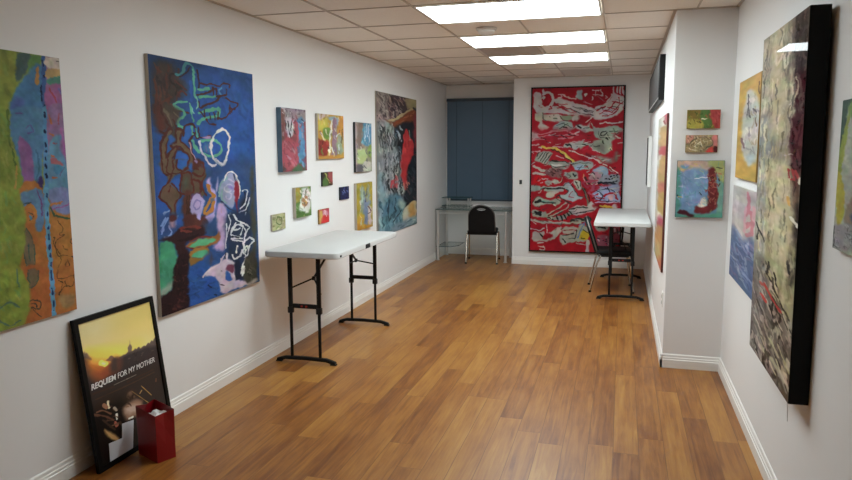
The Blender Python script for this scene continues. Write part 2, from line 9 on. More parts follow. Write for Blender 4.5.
'red':((93.1, 166.6),'9e1a26',[('f','8e1522',20,[0.6,-0.6,93.6,-1.6,93.7,34.9,1.1,33.6]),('f','b0a8a6',0.6,[1.7,4.9,9.4,4.5,8.3,11.8,7.1,16.6,9.7,19.1,20.9,18.1,27,17,29.5,19.5,37,23.2,48,27,40.7,26.3,25.9,24.9,3.5,22.9]),('s','b0a8a6',1.84,[11.2,2.1,11.9,4.6]),('s','b0a8a6',1.84,[10.2,14.2,8.4,17.8]),('s','b0a8a6',2.7,[11.9,5.8,16.2,4.1,20.6,6.6,21.4,12,18.4,17.4,12.2,18.5,8.4,15.4,9.5,10.6,12.6,8.2]),('s','9e1a26',1.35,[14.4,5.8,17.6,8.3,16.8,13.2,14.6,14.9]),('s','9e1a26',1.35,[9.8,10.6,10.8,13.6,9.9,15.4]),('s','9e1a26',1.35,[18.4,18,19.7,19.9,17.8,20.7]),('s','9e1a26',1.35,[23.9,15.7,29.5,18.9,25.8,19.4]),('f','b0a8a6',0.6,[21.3,10.8,28.1,10.4,35.5,12.4,47.8,15.6,59.9,20.1,66,22.6,65,29.7,55.4,29,43.1,24.6,33.2,19.5,24.5,14.5]),('s','9e1a26',0.74,[29.5,17.1,36.9,20.2,45.5,24.6]),('s','9e1a26',0.74,[24.5,15.1,36.8,16.6]),('s','3f383c',0.74,[33.2,20.2,43.1,22.4,49.2,25.3]),('s','3f383c',0.74,[41.7,18.5,51.5,21.1,63.1,24.3]),('s','3f383c',0.74,[45.5,24,54.1,26,62.6,27.5]),('s','3f383c',0.74,[49.1,21.7,62.5,25.5]),('f','b0a8a6',0.6,[63.7,24.9,65.9,19,74.2,16.2,79.9,11,82.7,5.2,84.5,7.6,92.8,10.1,93.1,19.5,88.6,25.4,80.5,30.6,71.1,32.2,62.6,30.9]),('s','b0a8a6',1.48,[81.4,-0.2,82.7,5.8,81.1,9.8]),('s','b0a8a6',1.48,[85.4,-1.2,86.3,6.4]),('s','b0a8a6',1.48,[88.7,-1.5,89.2,6.5]),('s','b0a8a6',1.48,[91.5,-0.5,92.2,7.8]),('s','b0a8a6',1.48,[75.9,14.5,81,7.5]),('s','8e1522',0.98,[66.6,23.2,74.2,18.6]),('s','8e1522',0.98,[68.5,26.2,79,20.4,83.6,14.6]),('s','8e1522',0.98,[72,22.1,81.6,25.2]),('s','8e1522',0.98,[76.6,19.2,87.4,22.4]),('s','8e1522',0.98,[81.2,14.6,91.9,17.2]),('s','8e1522',0.98,[72.2,28.6,81.6,27,88.5,20.6]),('s','8e1522',0.98,[87,10,88.3,15.9]),('s','8e1522',0.98,[80.4,25.2,86.1,20.6,91.8,14.8]),('s','4a3e42',0.61,[64.8,22,71.9,20.9]),('s','4a3e42',0.61,[74.3,22.1,81.5,22.9]),('s','4a3e42',0.61,[81.4,18.7,88.5,20]),('s','4a3e42',0.61,[70.9,25,76.9,26.9]),('s','4a3e42',0.61,[84.7,12.3,90.6,13.6]),('s','b8a09c',1.11,[26.2,5.9,29.9,6.8,36.7,9.4,45.2,11.4]),('s','b8a09c',1.11,[28,6.2,29.9,9.2,26.9,10.4]),('f','8f9a9c',0.6,[45.6,3,50.4,2.6,50,6.7,51,11.5,46.4,11.7,44.9,7.8]),('s','c4bcb8',1.72,[53.6,7.4,55.4,6.6,54.6,8.6]),('s','b8aaa8',0.98,[61.3,3.4,67.9,3.8]),('s','b8aaa8',0.98,[62,7.6,71.5,7.8]),('s','b8aaa8',0.98,[65.2,3.3,64.4,8.9]),('s','b8aaa8',0.98,[69,3,71.7,5.5,70.6,7.8]),('s','b8aaa8',0.98,[73.9,8.5,75.8,10,74,10.6]),('s','b8aaa8',0.98,[60.9,10.3,61.2,12.7]),('s','8a5a60',0.86,[64.4,8.3,74.1,13.8]),('s','8a5a60',0.86,[52.6,14.5,62.3,17.1]),('s','b48488',0.61,[53.8,14,61.1,16.8]),('f','b2ab9c',0.7,[2.9,24.5,9.1,24,12.3,26.7,21,24.8,29.7,27,33.5,31.7,26.1,33.4,17.4,32.6,11.2,31.9,12.5,36.2,17.5,39.4,11.3,41.7,6.3,38.6,8.1,33.7,3.6,31.2]),('s','3a3a34',0.98,[10.8,25.2,11.1,30.1,13.7,32]),('s','55564a',0.98,[17.9,28,18.6,28.3]),('s','55564a',0.98,[22.3,26.4,22.5,26.9]),('s','55564a',0.98,[23,30.3,26.1,30.6]),('f','7f8a6c',0.7,[29.1,27.9,43.2,27.2,39.6,31.7,33.5,32.9]),('f','b0a89c',0.7,[42.6,27.6,48,27.3,49.4,31.9,44.5,33,40.8,31.8]),('s','4a2a28',0.86,[28.5,27.9,32.3,31.6,37.2,32.9]),('f','8f9c98',0.7,[21.3,41.8,24.9,36.4,32.3,32.8,39.7,33.6,42.2,39,37.4,43.8,31.3,43.2]),('f','a8aaa0',0.7,[44.7,37.9,50.7,36.7,56.8,38,60.3,33.3,58.7,39.2,65.4,42.3,55.8,44,48.4,42.1]),('s','18181a',1.35,[33,39.5,36.1,40.2]),('s','18181a',1.35,[47.7,37.9,50.8,39.4]),('s','34403e',0.74,[25.6,37,33.6,35.3]),('s','34403e',0.74,[28.7,40.1,37.3,35.9]),('s','34403e',0.74,[33.6,36.5,39.8,39]),('s','34403e',0.74,[45.8,36.7,51.9,36.1]),('s','34403e',0.74,[53.2,40.4,58.1,39.8]),('s','8a8478',1.23,[5.1,44.1,13.9,44.8,22.6,42.5]),('s','8a8478',1.23,[37.4,43.8,42.3,40.3,45.9,39.1]),('s','2c2626',0.74,[5.7,43.5,12.7,45.8,20.1,43.7]),('f','7f1420',2,[49.3,28.9,60.2,28.5,55.5,35.6,50.7,35.5]),('s','b8aaa4',1.11,[56.1,34.4,60.2,29.7]),('s','b4aaa4',1.23,[70,35.2,80.7,35.3,91.3,34.7]),('f','a02030',4,[1.3,42.4,15,42,49.9,43,50.1,52,1.4,51.6]),('s','b8707a',1.1,[0.1,46.1,10.1,45.6,21.2,43.3,37.2,42.8]),('s','b8707a',1.1,[3.9,49.8,16.3,46.9,28.7,47.6,43.3,45.9]),('s','b8707a',1.1,[-1.1,52.2,13.9,50.5]),('s','b8707a',1.1,[27.5,51.2,43.4,48.9]),('s','b8707a',1.1,[39.6,44.1,48.2,47.2]),('s','2a161c',0.85,[20,46.3,27.5,48.8]),('s','2a161c',0.85,[29.9,47,37.3,50.1]),('s','2a161c',0.85,[38.4,45.9,45.8,47.7]),('s','2a161c',0.85,[10.1,48.6,15.1,50.5]),('f','b49a98',1,[-2.5,43.6,5,44.3,6.4,49.2,-1.1,51.6]),('f','8f988c',0.7,[62.4,38.9,69.6,40.2,77.8,38.5,90.8,40.4,91.8,51.7,83,53.4,68.7,52.1,65,47.3]),('s','9c9a8a',0.98,[61.1,35.3,63.6,38.9,67.8,40.2]),('s','20241f',0.85,[75,43.8,71.5,44.4,71,47.4,74,48,76.3,45.6]),('s','20241f',0.85,[77.5,47.4,80,51]),('s','20241f',0.85,[76.4,50.4,77.6,51.6]),('s','4a544a',0.73,[79.2,43.9,87.4,43.4]),('s','4a544a',0.73,[85.1,46.3,90.4,44.6]),('s','4a544a',0.73,[68.5,43.8,69.8,49.2,74.6,50.4]),('s','4a544a',0.73,[82.6,41.5,86.3,47.5]),('s','a84a54',0.85,[81.6,45.7,85.1,45.1]),('f','8e1522',2,[84,47.5,92.1,44,92.4,52.3,86.5,51.7]),('s','c09498',1.1,[0.2,57.1,7.8,56.8]),('s','c09498',1.1,[1.6,63.9,9.1,63.7]),('s','c09498',1.1,[21.5,58.4,32.6,58.8]),('s','c09498',1.1,[26.7,68.2,34.1,70.1]),('f','b02028',2,[35.1,61.5,46.2,66.4,50.1,73.7,40.2,68.8]),('f','a8aca4',0.7,[33.2,56,39.9,55.5,49.6,53.1,54.5,55.6,50.9,58,48.5,61,43.7,62.2,41.2,59.7,33.8,59.1]),('s','1e1e20',1.1,[35,56.4,39.9,57.3,41.2,59.1]),('s','5a605a',0.73,[44.8,55.5,50.9,56.7]),('s','5a605a',0.73,[46.1,59.1,49.7,58]),('f','8f9488',0.6,[3,71.9,9.1,63.9,22.2,64.5,20.5,68.8,16.2,75.6,8.7,74.4]),('s','34362f',0.73,[6.1,71.3,12.3,65.1]),('s','34362f',0.73,[8.7,72.5,15.4,64.9]),('s','34362f',0.73,[11.2,73.8,18.5,64.9]),('s','34362f',0.73,[13.7,75,21,66.1]),('s','b0aa9c',0.49,[7.4,72.5,13.5,65.1]),('s','b0aa9c',0.49,[12.5,74.4,19.8,65.4]),('s','c8ae4c',2.08,[10.9,59.2,20.3,59.6,26.5,61.5,34,65.8,40.2,70.7,45.8,74.9]),('s','d4c070',0.73,[15.3,59,24,60]),('s','d4c070',0.73,[34,66.4,41.5,71.9]),('s','28221a',0.85,[20.3,61.5,27.2,63.7,34,67.9,40.3,72.3,44.7,76.8]),('s','8a2020',0.73,[29,60.9,37.7,65.8,46.4,72.5]),('f','95a08e',0.7,[47.1,55.5,51.9,53.1,59.2,55.6,68.7,52.1,83,52.2,84.3,58.1,81,64.1,75.1,66.5,67.9,64.1,58.1,58,49.7,61.6]),('s','23261f',0.85,[75.8,50.9,78.2,52.7]),('s','23261f',0.85,[80.3,61.1,82.7,62.9]),('s','23261f',0.85,[72.9,53.3,74.2,56.3]),('s','a8243a',1.22,[51.9,53.1,60.4,53.4]),('s','a8243a',1.22,[53.3,61.6,60.6,60.4,66.7,64]),('s','a8243a',1.22,[58.1,58,65.4,62.8,67.9,66.5]),('s','d0c8bc',0.61,[54.4,55.6,60.4,53.8]),('s','d0c8bc',0.61,[47.2,58.5,56.9,57.4]),('s','d0c8bc',0.61,[61.7,59.8,70.3,65.3]),('f','7a7a72',2,[62.9,58,74.8,56.9,76.2,64.1,71.4,64.1]),('s','c4c0a4',1.1,[79.7,61.7,81.4,59.9,82.7,62.3]),('s','2a2c28',0.61,[52,56.8,58.1,58]),('s','2a2c28',0.61,[64.1,58,70.1,58.7]),('f','9a1826',1.2,[83,52.8,90.6,51.6,91.2,68.9,84.7,68.9,83.2,60.5]),('f','a41828',1,[77.5,66.5,84.6,65.9,84.1,70.7,78.2,70.1]),('f','6e6e62',2,[85.1,65.3,88.1,64.7,87.7,72.5,84.7,71.3]),('f','6a1420',1,[57.1,65.2,65.6,68.9,64.4,70.7,58.3,67.7]),('s','c4b8b0',1.1,[38.8,62.1,47.4,65,58.4,68.9,69.3,73.7,77.8,77.9]),('f','8e8a84',2,[65.6,68.9,77.6,69.5,83.6,73.7,74.2,74.9]),('s','b0a898',2.2,[2.5,79.1,6.3,80.9,13.3,83.4,17,82.7]),('s','b0a898',2.2,[2,86.5,8.3,85.9,14.6,87.1]),('f','8c9086',0.7,[17.5,75.3,23,72.9,34.2,73.5,39.8,76.5,38,80.2,30.6,81.7,20.7,79.6]),('f','c0c2ba',0.7,[21.2,76.6,29.3,75.6,31.8,77.8,24.4,78.8]),('s','22241f',0.85,[18.1,76,22.4,73.1,33.6,73.8,39.2,76.5]),('s','22241f',0.85,[20.6,78,30.6,79,38,78]),('f','7c5654',1,[17,81.5,30.6,80.8,32,88.8,22.1,90.1,15.8,86.5]),('p',24,['3a2020','b0948c','5a3a3a','9c7a74'],[17.6,81.5,30.6,81.5,31.4,88.8,18.4,88.3],1.95,0.73,40,60,0.85),('f','b4151c',0.7,[2.1,92.8,5.2,89,12.1,88.3,15.9,90.8,15.4,99.5,8.5,97.1,2.8,95.9]),('f','a09c8e',0.6,[16,95.1,18.4,93.3,22.2,94.5,24.1,92.6,28.4,92.6,29.7,95,26,96.9,22.3,96.3,19.2,99.1,16,97.6]),('s','b0a890',0.85,[29.1,95.6,32.4,93.1,32.7,89.4]),('s','6a6e60',0.73,[17.9,96.4,20.4,97]),('s','6a6e60',0.73,[24.7,94.4,27.2,94.4]),('f','8f948c',0.7,[34.4,85.7,47.9,84.4,48.7,89.9,43.2,91.8,37,90.6]),('s','24282a',0.98,[43.7,86.3,46.2,88.7]),('s','24282a',0.98,[45,88.7,47.4,87.5]),('s','4a4e48',0.61,[36.9,87,41.9,88.8]),('s','4a4e48',0.61,[39.5,90,41.9,88.2]),('f','95a098',0.7,[39.7,75.3,58.5,72.8,63.5,76.5,61.2,81.3,46.6,82,44.1,79]),('f','8ea6bc',0.7,[45.9,78.3,55,77.1,53.9,81.4,46.6,82]),('s','2c3234',0.61,[44.6,75.9,61,74.7]),('s','2c3234',0.61,[47.8,79.6,53.9,79.2]),('s','2c3234',0.61,[49.1,81.4,52.6,77.7]),('s','2c3234',0.61,[56.2,76.5,58.7,80.1]),('f','8fa8bc',0.8,[63.6,82.5,70.7,78.9,77.3,79.5,79.8,83.7,78.8,89.7,72.2,88.6,66.1,85.6]),('f','9c1826',1,[79.6,78.2,89.7,77.6,90.5,85.4,82.8,86.1,80.1,82.5]),('s','d8c8b4',1.1,[80.8,79.1,89.3,84.6]),('f','ac808a',0.8,[60.1,88,63.6,84.4,72.1,84.9,72.8,89.8,70,95.9,62.7,95.9,59.6,92.3]),('s','22202a',0.85,[60.1,88,63.1,85.6,65.5,86.4]),('s','22202a',0.85,[64.4,89.2,66.2,90.8]),('s','22202a',0.85,[68.6,89.6,69.6,90]),('s','22202a',0.85,[69.7,85.5,72.1,85.5]),('s','22202a',0.85,[73.9,86.7,74.1,90.4]),('s','c0b0a4',0.73,[61.5,96.6,68.8,96.5,72.3,92.2]),('s','b03848',0.98,[63.8,92.3,68.7,92.8]),('f','a01826',1,[49,83.2,62.4,82.3,57.7,88,50.4,88.7]),('s','2a2a28',1.47,[56.5,89.3,59.7,96.6]),('s','a8a49a',0.85,[54.6,86.8,55.3,91.1,58.5,97.2]),('s','c08040',0.61,[54.2,86.2,54.5,89.3]),('f','8c9098',1,[73.4,88.5,89.9,85.4,90.8,95.7,77.2,95.8,69.9,94.6]),('s','14151a',1.34,[77,90.9,78.1,90.7]),('s','14151a',1.34,[80,90.9,81.1,90.7]),('s','14151a',1.34,[83.6,90.9,84.6,90.6]),('s','14151a',1.34,[86.5,89.9,87.6,89.7]),('s','14151a',1.34,[88.3,89.4,89.3,89.2]),('s','14151a',1.34,[81.7,88.2,82.8,88]),('s','14151a',1.34,[84.7,87.5,85.7,87.3]),('s','14151a',1.34,[88.2,86.8,89.2,86.5]),('s','14151a',1.34,[84.9,93.9,85.9,93.7]),('s','14151a',1.34,[88,93.3,89.1,93]),('s','181820',2.2,[70,95.9,77.1,94.6,83.1,94.5]),('s','181820',2.2,[84.3,95.7,89.1,96.9]),('s','4a3a48',0.98,[75.4,96.4,83.1,95.7]),('f','9498b4',1,[71.3,99.5,79.6,97.6,90.3,96.3,90.6,105.3,72.7,105.6]),('s','a03048',1.71,[53,94.8,59.2,100.9]),('s','a03048',1.71,[59.2,99,70.1,99.5]),('s','a03048',1.71,[61.7,102.7,71.3,100.7]),('f','a4b0b0',0.6,[33.1,99.1,38,95.7,43,100.3,49.4,107.6,55.7,110,43.4,114,32.1,111.6,30.1,107.9,37,107.2,39.7,103.8,35.6,102]),('f','8f9a92',0.6,[-0.1,98.6,7.8,98.9,10.4,100.6,10.4,102.9,0.2,104.5]),('s','9aa09a',1.97,[7.8,100.7,20.5,101,37.5,100.3]),('s','9aa09a',1.97,[14.3,103.4,33.2,103.4]),('s','1f221f',1.23,[10.2,101.8,34.6,101.7]),('s','2c3030',0.74,[33.1,99.1,38.6,96.1,43.7,100.6]),('s','2c3030',0.74,[35.7,107.3,39.7,104,36.2,102.1]),('s','2c3030',0.74,[43.7,100.6,49.4,107.6,55.7,110]),('s','2c3030',0.74,[32.1,111.6,29.5,107.7]),('f','b4aea4',0.6,[16.6,105.1,29.4,104.2,25.7,107.1,25.1,109.6,18.2,111]),('f','9aa092',0.6,[2.4,115.9,6.7,110.5,13.1,111.9,20.8,113.5,30.2,111.4,29.7,117.7,14.5,117.7,9.5,120.9,4.1,120.3]),('s','1a1e1e',3.2,[6.6,115.6,9.6,114.5]),('s','2a3230',1.11,[9.4,115.9,25.3,116.5]),('s','4a8a84',0.62,[11.9,114.9,23.3,115.3]),('s','3a2024',0.62,[2.4,116.3,6.5,110.5,13.1,111.7]),('s','3a2024',0.62,[4.4,120.7,9.5,121.2]),('s','d8d4cc',1.23,[24,117.8,25.9,118.4]),('f','92998c',0.6,[2.5,124.8,14.7,125.3,19.2,129.3,16.1,131.5,3.9,131.2]),('s','1e2224',2.46,[5.7,126.5,10.3,128.9]),('s','1e2224',2.46,[6.4,128.9,9.8,126.3]),('s','a09c90',1.23,[17.3,128.1,27.3,122.8,37.2,116.3]),('s','a09c90',1.23,[21.1,129.9,32.4,125.2,39.2,120.7,39.7,117.5]),('s','33302c',0.74,[30.8,110.4,39.9,115.9,48.7,117]),('s','33302c',0.74,[29.5,107.7,27.1,111.5,33.4,115.1]),('s','33302c',0.74,[18.6,129.3,29.8,122.7]),('s','33302c',0.74,[22.4,130.5,33.6,125.8]),('s','6a6258',2.1,[54.2,100.5,58,106.3,59.8,117.4,58.4,121.2]),('s','24221e',0.74,[52.9,99.9,56.1,104.8,58.1,111]),('s','24221e',0.74,[55.4,100.5,60.8,108.5,61.4,117.1]),('f','b4aea8',0.6,[39.8,122.8,48.5,118.6,58.3,118.1,63.1,114,69.4,121,61,125.2,48.7,128.9,43.7,127.7]),('s','33302c',0.99,[40.5,122.8,49.7,120.7,59.6,120.3]),('s','33302c',0.99,[42.4,127.5,52.4,126,65.8,122.7]),('s','9e1a26',1.23,[44.7,116.8,54.5,113.5]),('s','9e1a26',1.23,[45.3,114.9,54.5,111.7]),('f','b0a8a0',0.8,[44.7,92.6,50.3,93.7,52.9,99.9,49.3,102.4,45.5,97.5]),('s','2a2626',0.99,[46.6,93.8,49.2,99.9]),('s','2a2626',0.99,[50.3,92.5,51.7,98.7]),('s','85857c',3.94,[19.9,132.1,31.3,131.8,37.5,130.1,42.2,126]),('s','1c1e1c',1.36,[19.2,131.2,24.4,133.6]),('s','1c1e1c',1.36,[27.4,129.7,29,134.4]),('s','1c1e1c',1.36,[31.8,129.3,33.5,134.3]),('s','1c1e1c',1.36,[35.2,128.7,37.8,133.3]),('s','1c1e1c',1.36,[38.1,126.6,41.5,130.3]),('s','1c1e1c',1.36,[39.9,124.8,43.4,127.5]),('s','c0bcb0',0.86,[22.2,131.5,22.7,132.5]),('s','33302c',4.19,[42.6,134.8,51.3,133,61.4,132.3]),('s','9a968c',0.74,[43.8,132.5,52.6,133.8]),('s','9a968c',0.74,[55,131.2,60.5,132.4]),('s','9a968c',0.74,[46.4,135,58.7,134]),('s','a49e94',2.46,[-0.3,134.2,11,136.5,25,136.5,33.9,137.2,52,136.7]),('s','5a4a44',0.62,[3.3,133.5,18.7,136.3]),('s','5a4a44',0.62,[25.1,138,48.9,138.4]),('f','96a2c0',0.8,[64.1,106.2,70.1,102.4,79.8,100.6,90.1,105.3,91.6,114.4,75.3,113.4,67.3,111.1]),('s','a01c28',2.46,[75.8,108.5,79.9,105.4,86.2,105.9,88.5,111.1]),('s','a01c28',1.11,[67.9,109.6,76.5,111.3]),('s','a01c28',1.11,[64.8,108.4,70.2,106.9]),('s','1f2230',0.86,[68.9,103.4,73.9,107.7,71.6,112.6]),('s','1f2230',0.86,[79.7,99,81.1,103.5]),('s','1f2230',0.86,[82.4,108.2,81.3,112.5]),('s','1f2230',0.86,[63.7,110.9,69.2,112.1]),('s','1f2230',0.86,[71.3,102.8,79.8,100.8,89.5,105.6]),('s','1f2230',0.86,[75.3,113.2,91,114.2]),('f','c0a4a4',0.7,[79.4,108.2,84.2,107.1,84.9,112,81.3,112.8]),('s','c8d0e0',0.74,[70.2,105.9,72.8,109.5]),('s','c8d0e0',0.74,[87.1,103.2,89.6,106.8]),('s','b4acbc',1.11,[67.4,114.8,91.3,114.4]),('f','8e1a28',1,[65.7,117.1,91.3,115.4,91.6,124,70.7,121.9]),('s','c8b040',2.22,[72.4,118.8,80.3,118.7,85.8,121.9]),('f','b4aca6',0.7,[84.1,118,87.5,116.4,88.6,122.6,84.6,121.7]),('s','1e1a1a',0.62,[76.7,120,82.8,121.1]),('s','a8485c',2.22,[56.5,94.9,65.2,93,63.4,102.5]),('s','a8485c',2.22,[60.4,104.8,65.4,108.4]),('f','aca59c',0.6,[17,149.5,33.3,140.1,30.6,149.1,21.6,155.1,3.7,157,3.3,148,9.9,147.2,13.8,146.2]),('f','9e1a26',0.6,[13.8,149.6,23.8,149.1,21.8,152.8,13.5,154.1]),('s','22201f',1.11,[10,147.8,12.6,151.8]),('s','b8b0aa',0.99,[-0.7,143,8,145.3,14,142.8]),('s','b0a8a2',0.74,[16.8,139.3,17.4,147.6]),('s','b0a8a2',0.74,[5.3,139,-1.2,133.4]),('s','b8a8a4',0.99,[8.2,158.1,14.2,157.9]),('s','b8a8a4',0.99,[8.7,162,15.6,163]),('s','b8a8a4',0.99,[10.3,165.8,14.8,165.9,14.3,161.8]),('f','a89a90',0.6,[34.6,141.8,50.9,140.9,51,147.1,34.8,147.6]),('s','8a1c24',0.74,[35.1,144.5,50.6,143.8]),('s','8a1c24',0.74,[35.2,148.3,50.4,147.3]),('f','9c9c8e',0.6,[32.2,150,46.7,146.7,52.7,138,60.2,141.1,61,147.8,58.7,155.7,48.1,156.1,34.1,159.3]),('s','1f221e',1.36,[34.3,153.5,37.1,156.9]),('s','2a2c28',0.86,[39.9,153.5,47.4,152.1]),('s','2a2c28',0.86,[49.7,143.5,46.8,153.1]),('s','2a2c28',0.86,[34.2,149.9,45.4,147.4]),('f','c4a62e',0.6,[51.2,152.3,56.5,143.9,62.8,147.8,58.7,154.4]),('s','5a78a8',1.36,[49.9,151.1,56.6,138.3]),('s','5a78a8',1.36,[51.4,139,56.3,136.4]),('s','2a2820',0.74,[53.6,151.8,57.4,153]),('s','2a2820',0.74,[56.5,143.9,62.8,147.5]),('s','b4aea8',3.33,[60.8,155.4,60.8,165.9]),('s','b0a8a2',0.86,[48.8,157.8,58.8,158.6]),('f','8c505c',1,[70.8,149.2,81.8,148.8,82.2,160.1,71.1,158.8]),('p',16,['201420','c8a8b0','301c24','a0304a'],[71.5,149.8,81.5,149.5,81.8,159.7,71.7,158.8],1.85,1.23,30,60,0.8),('f','8f8f86',0.7,[68.1,139.6,80.3,138.3,78,143.9,70.7,144.2]),('s','22221f',1.23,[70.6,141,78,141.5]),('f','70363e',1,[82.8,140.1,92.1,139.8,92.6,155.3,83.3,156.3]),('p',18,['a8a09c','2c1c22','8a3844','181418'],[83.4,140.7,92.1,140.4,92.8,162.8,84.1,163.1],3.2,0.99,60,60,0.8),('d',46,['b4aca6','a6a89e','b8b0a8','9a9c98','b89c9c'],[-2.5,43,96.6,108.8],5.62,1.04,-12,40,0.9),('d',46,['2a2022','3a3434','1c1a1a'],[-1.9,44.3,97.8,146.7],4.4,0.55,-15,55,0.85),('d',20,['a01826','8e1522'],[-1.2,46.7,97.4,134],5.37,0.73,-15,40,0.9),('d',10,['8fa6bc','a0b0b4','7f8a70'],[33.8,59.2,97,120.7],4.15,0.85,-10,40,0.8)]),
'deep':((40.1, 135.5),'5f5a58',[('f','857a74',2,[1.3,0.4,13.5,-0.4,10.9,29.1,1.7,31.6]),('p',60,['3a3034','b0a49a','5a4a48','a09088'],[1.7,0.9,13.5,0,11.2,29.1,1.7,31.6],3.67,1,75,40,0.8),('f','43343a',1,[11.9,0.4,33.9,-0.1,32,13.8,12.5,24.1]),('p',60,['a08e84','241c22','7a5a58','857068'],[11.1,1.4,33,0.6,31.1,13.1,10.9,24.3],4,1,65,45,0.8),('f','8f8560',1,[27.9,0.9,42.6,0.9,42.2,7.1,34.8,10.2,30.2,9.3]),('s','a4946a',2.5,[10.1,27.1,17.2,22.7,25.7,16.5,36.7,9.2]),('f','7a3f22',0.6,[8.2,24.7,14,26.7,23.9,19.5,36.3,10.5,41,14.6,38.9,27,25.6,31.4,14,30.1]),('p',18,['8a4c2a','64301c','9a5a34'],[14,27.1,36.7,13.1,38.5,26.2,25.6,30.1],5.67,1.5,150,20,0.8),('s','303438',1.67,[36.7,8.7,41.6,13.2]),('f','23262c',2,[17.1,30.9,40.9,26.8,42.2,72.5,16.8,70.4]),('f','7a827f',3,[1.2,31.2,13.2,30,19.2,70.6,1.3,69.1]),('p',110,['2a2e30','b4b8b4','4a5256','8a9490','1e2226','a09890'],[1.7,30,14.7,31.1,20.1,70.3,1.9,68.8],8.67,1,88,9,0.8),('p',30,['a8b4b8','4a6068','14181c'],[16.3,31.8,23,31.2,21.8,69.1,16.8,68.7],5.67,1.17,80,20,0.8),('f','b02428',0.6,[25.5,37.2,28.2,31.9,31.2,40.4,36.1,45.1,34.8,63,29.7,71.5,23.1,70.9,24,55.6]),('f','7a3038',1,[36.7,16.6,40.9,22.3,39.9,53.2,37.4,46]),('p',14,['8a1c22','c43a38'],[25.5,38.6,34.6,45.2,32.5,68.2,24.4,67.6],6.67,1.5,85,15,0.6),('s','8aa89a',0.83,[31.3,33,32,43.5]),('f','7a8486',3,[1.4,58.3,23.6,59,25.9,99.8,1.2,98.6]),('p',130,['2a2e32','b0b4b4','4a5458','8e989a','1c2024'],[1.7,58.3,22.7,59,25,100.5,1.9,98.7],8.67,1,88,10,0.8),('f','b02428',1,[23.3,59,38.7,59.5,32.1,69.9,32.4,85.9,27.7,94.9,23.1,79.5]),('f','202830',1,[31.6,67.2,39.5,62.3,38.8,113,25.8,113.2,26.4,96.4]),('p',24,['38444c','10161c','4a3a40'],[31.6,69.9,38.7,65,38,110.6,27.1,109.7],5.67,1.33,70,30,0.8),('p',12,['c0424a','a83a40','b8686a'],[12.6,83.1,19.2,80.7,19,92.4,13.3,93.9],4.33,1.5,80,30,0.8),('p',10,['c06a5a','a8383c'],[23.4,84.6,31.4,87.6,27.7,96.6,24.2,93.4],3.67,1.5,80,30,0.8),('f','7f9ea4',2,[1.8,75.3,7.8,96.9,7.4,134,1.5,131.7]),('f','4a7686',2,[6.8,99.5,24.1,102.9,25.6,138.3,6.4,133.6]),('p',70,['35606e','6a98a4','89b0b4','244a58','5a8694'],[2.7,97.3,24.1,102.9,25.6,139.2,2.3,131.2],7.33,1.17,86,12,0.75),('s','1f3a48',1.17,[10.1,102.2,9.6,122,13.1,117.8]),('s','1f3a48',1.17,[14.6,125.3,21.7,115.6]),('s','1f3a48',1.17,[17.3,101.9,16.3,115.8]),('f','95b0a8',2,[19.8,104.5,25,105.7,25.8,114.6,21.4,113.4]),('f','b8b09a',1,[24.5,116.4,37.2,108.9,39.1,126,30.2,132.3,24.4,128.6]),('f','b88a48',1.5,[30,112.5,37,111.2,37.9,126.4,31.4,124.6]),('f','6f8a90',2,[16.2,128,40.9,126.6,41.4,138.6,15.3,137]),('p',16,['4a6a70','9ab0b0'],[21.3,127.2,40.9,128.1,40.8,137.4,19.5,136],4.33,1.17,160,25,0.8)]),
's1':((24.6, 62.8),'8a3f48',[('f','8f8088',1,[-1.9,-0.3,23.5,-0.6,22.6,12.4,8.4,9.8,-1.5,13.4]),('p',26,['b0a0a4','5a4a54','9a8a94'],[-1.1,0.3,22.9,-0.1,21.6,10.5,-0.6,12.4],2.63,1.13,60,60,0.8),('f','6f4a44',1,[-1.9,1,3.4,6.6,1.9,29.4,-2.8,62.9]),('f','b8b8c0',1,[3.9,10.2,9.3,9.7,12.2,18.8,8.2,29.2,5.1,29.3]),('s','22222a',0.94,[6.1,11.9,7,26.5]),('s','22222a',0.94,[10.1,12.4,8.9,22.7]),('s','22222a',0.94,[3.8,12.1,4.4,21.1]),('f','4a7fa8',1,[14.8,13,22,10.9,21.7,58.9,14.9,57.6,17,37.6]),('s','a04a58',2.06,[15.2,13,15.4,37.6]),('f','a34a56',1,[0.6,32.2,7.8,28.3,15.4,37.6,14.5,56.6,5.1,60.8,-0.4,52.2]),('p',20,['8a3440','b86a74','7a3a48'],[1.4,34,14.1,35.7,13.6,56.6,1.6,55.9],4.5,1.5,60,50,0.6),('f','4a6a4a',1,[18.5,52.9,21.6,63.8,8.6,63.8]),('f','3a4a44',1,[-3.2,55.7,3.3,59.7,-2.8,63.3]),('d',26,['8a3440','b46a74','6f3a40','a09098'],[-2,0.9,21.9,61.8],4.88,1.31,75,35,0.6),('d',8,['6a9ac0','3a6a94'],[15.5,14.3,22.5,57],5.63,1.13,88,10,0.7),('d',16,['c4b8bc','3a3038','7a6a74'],[-1.5,-2.1,23,14.3],3,0.94,60,60,0.8),('d',8,['2a2a2e','d8d8dc'],[3.3,9.4,13,28.5],4.5,0.94,80,25,0.9),('d',8,['7a5a58','50342e'],[-2.8,4.9,3.1,59.6],4.88,1.13,88,12,0.8)]),
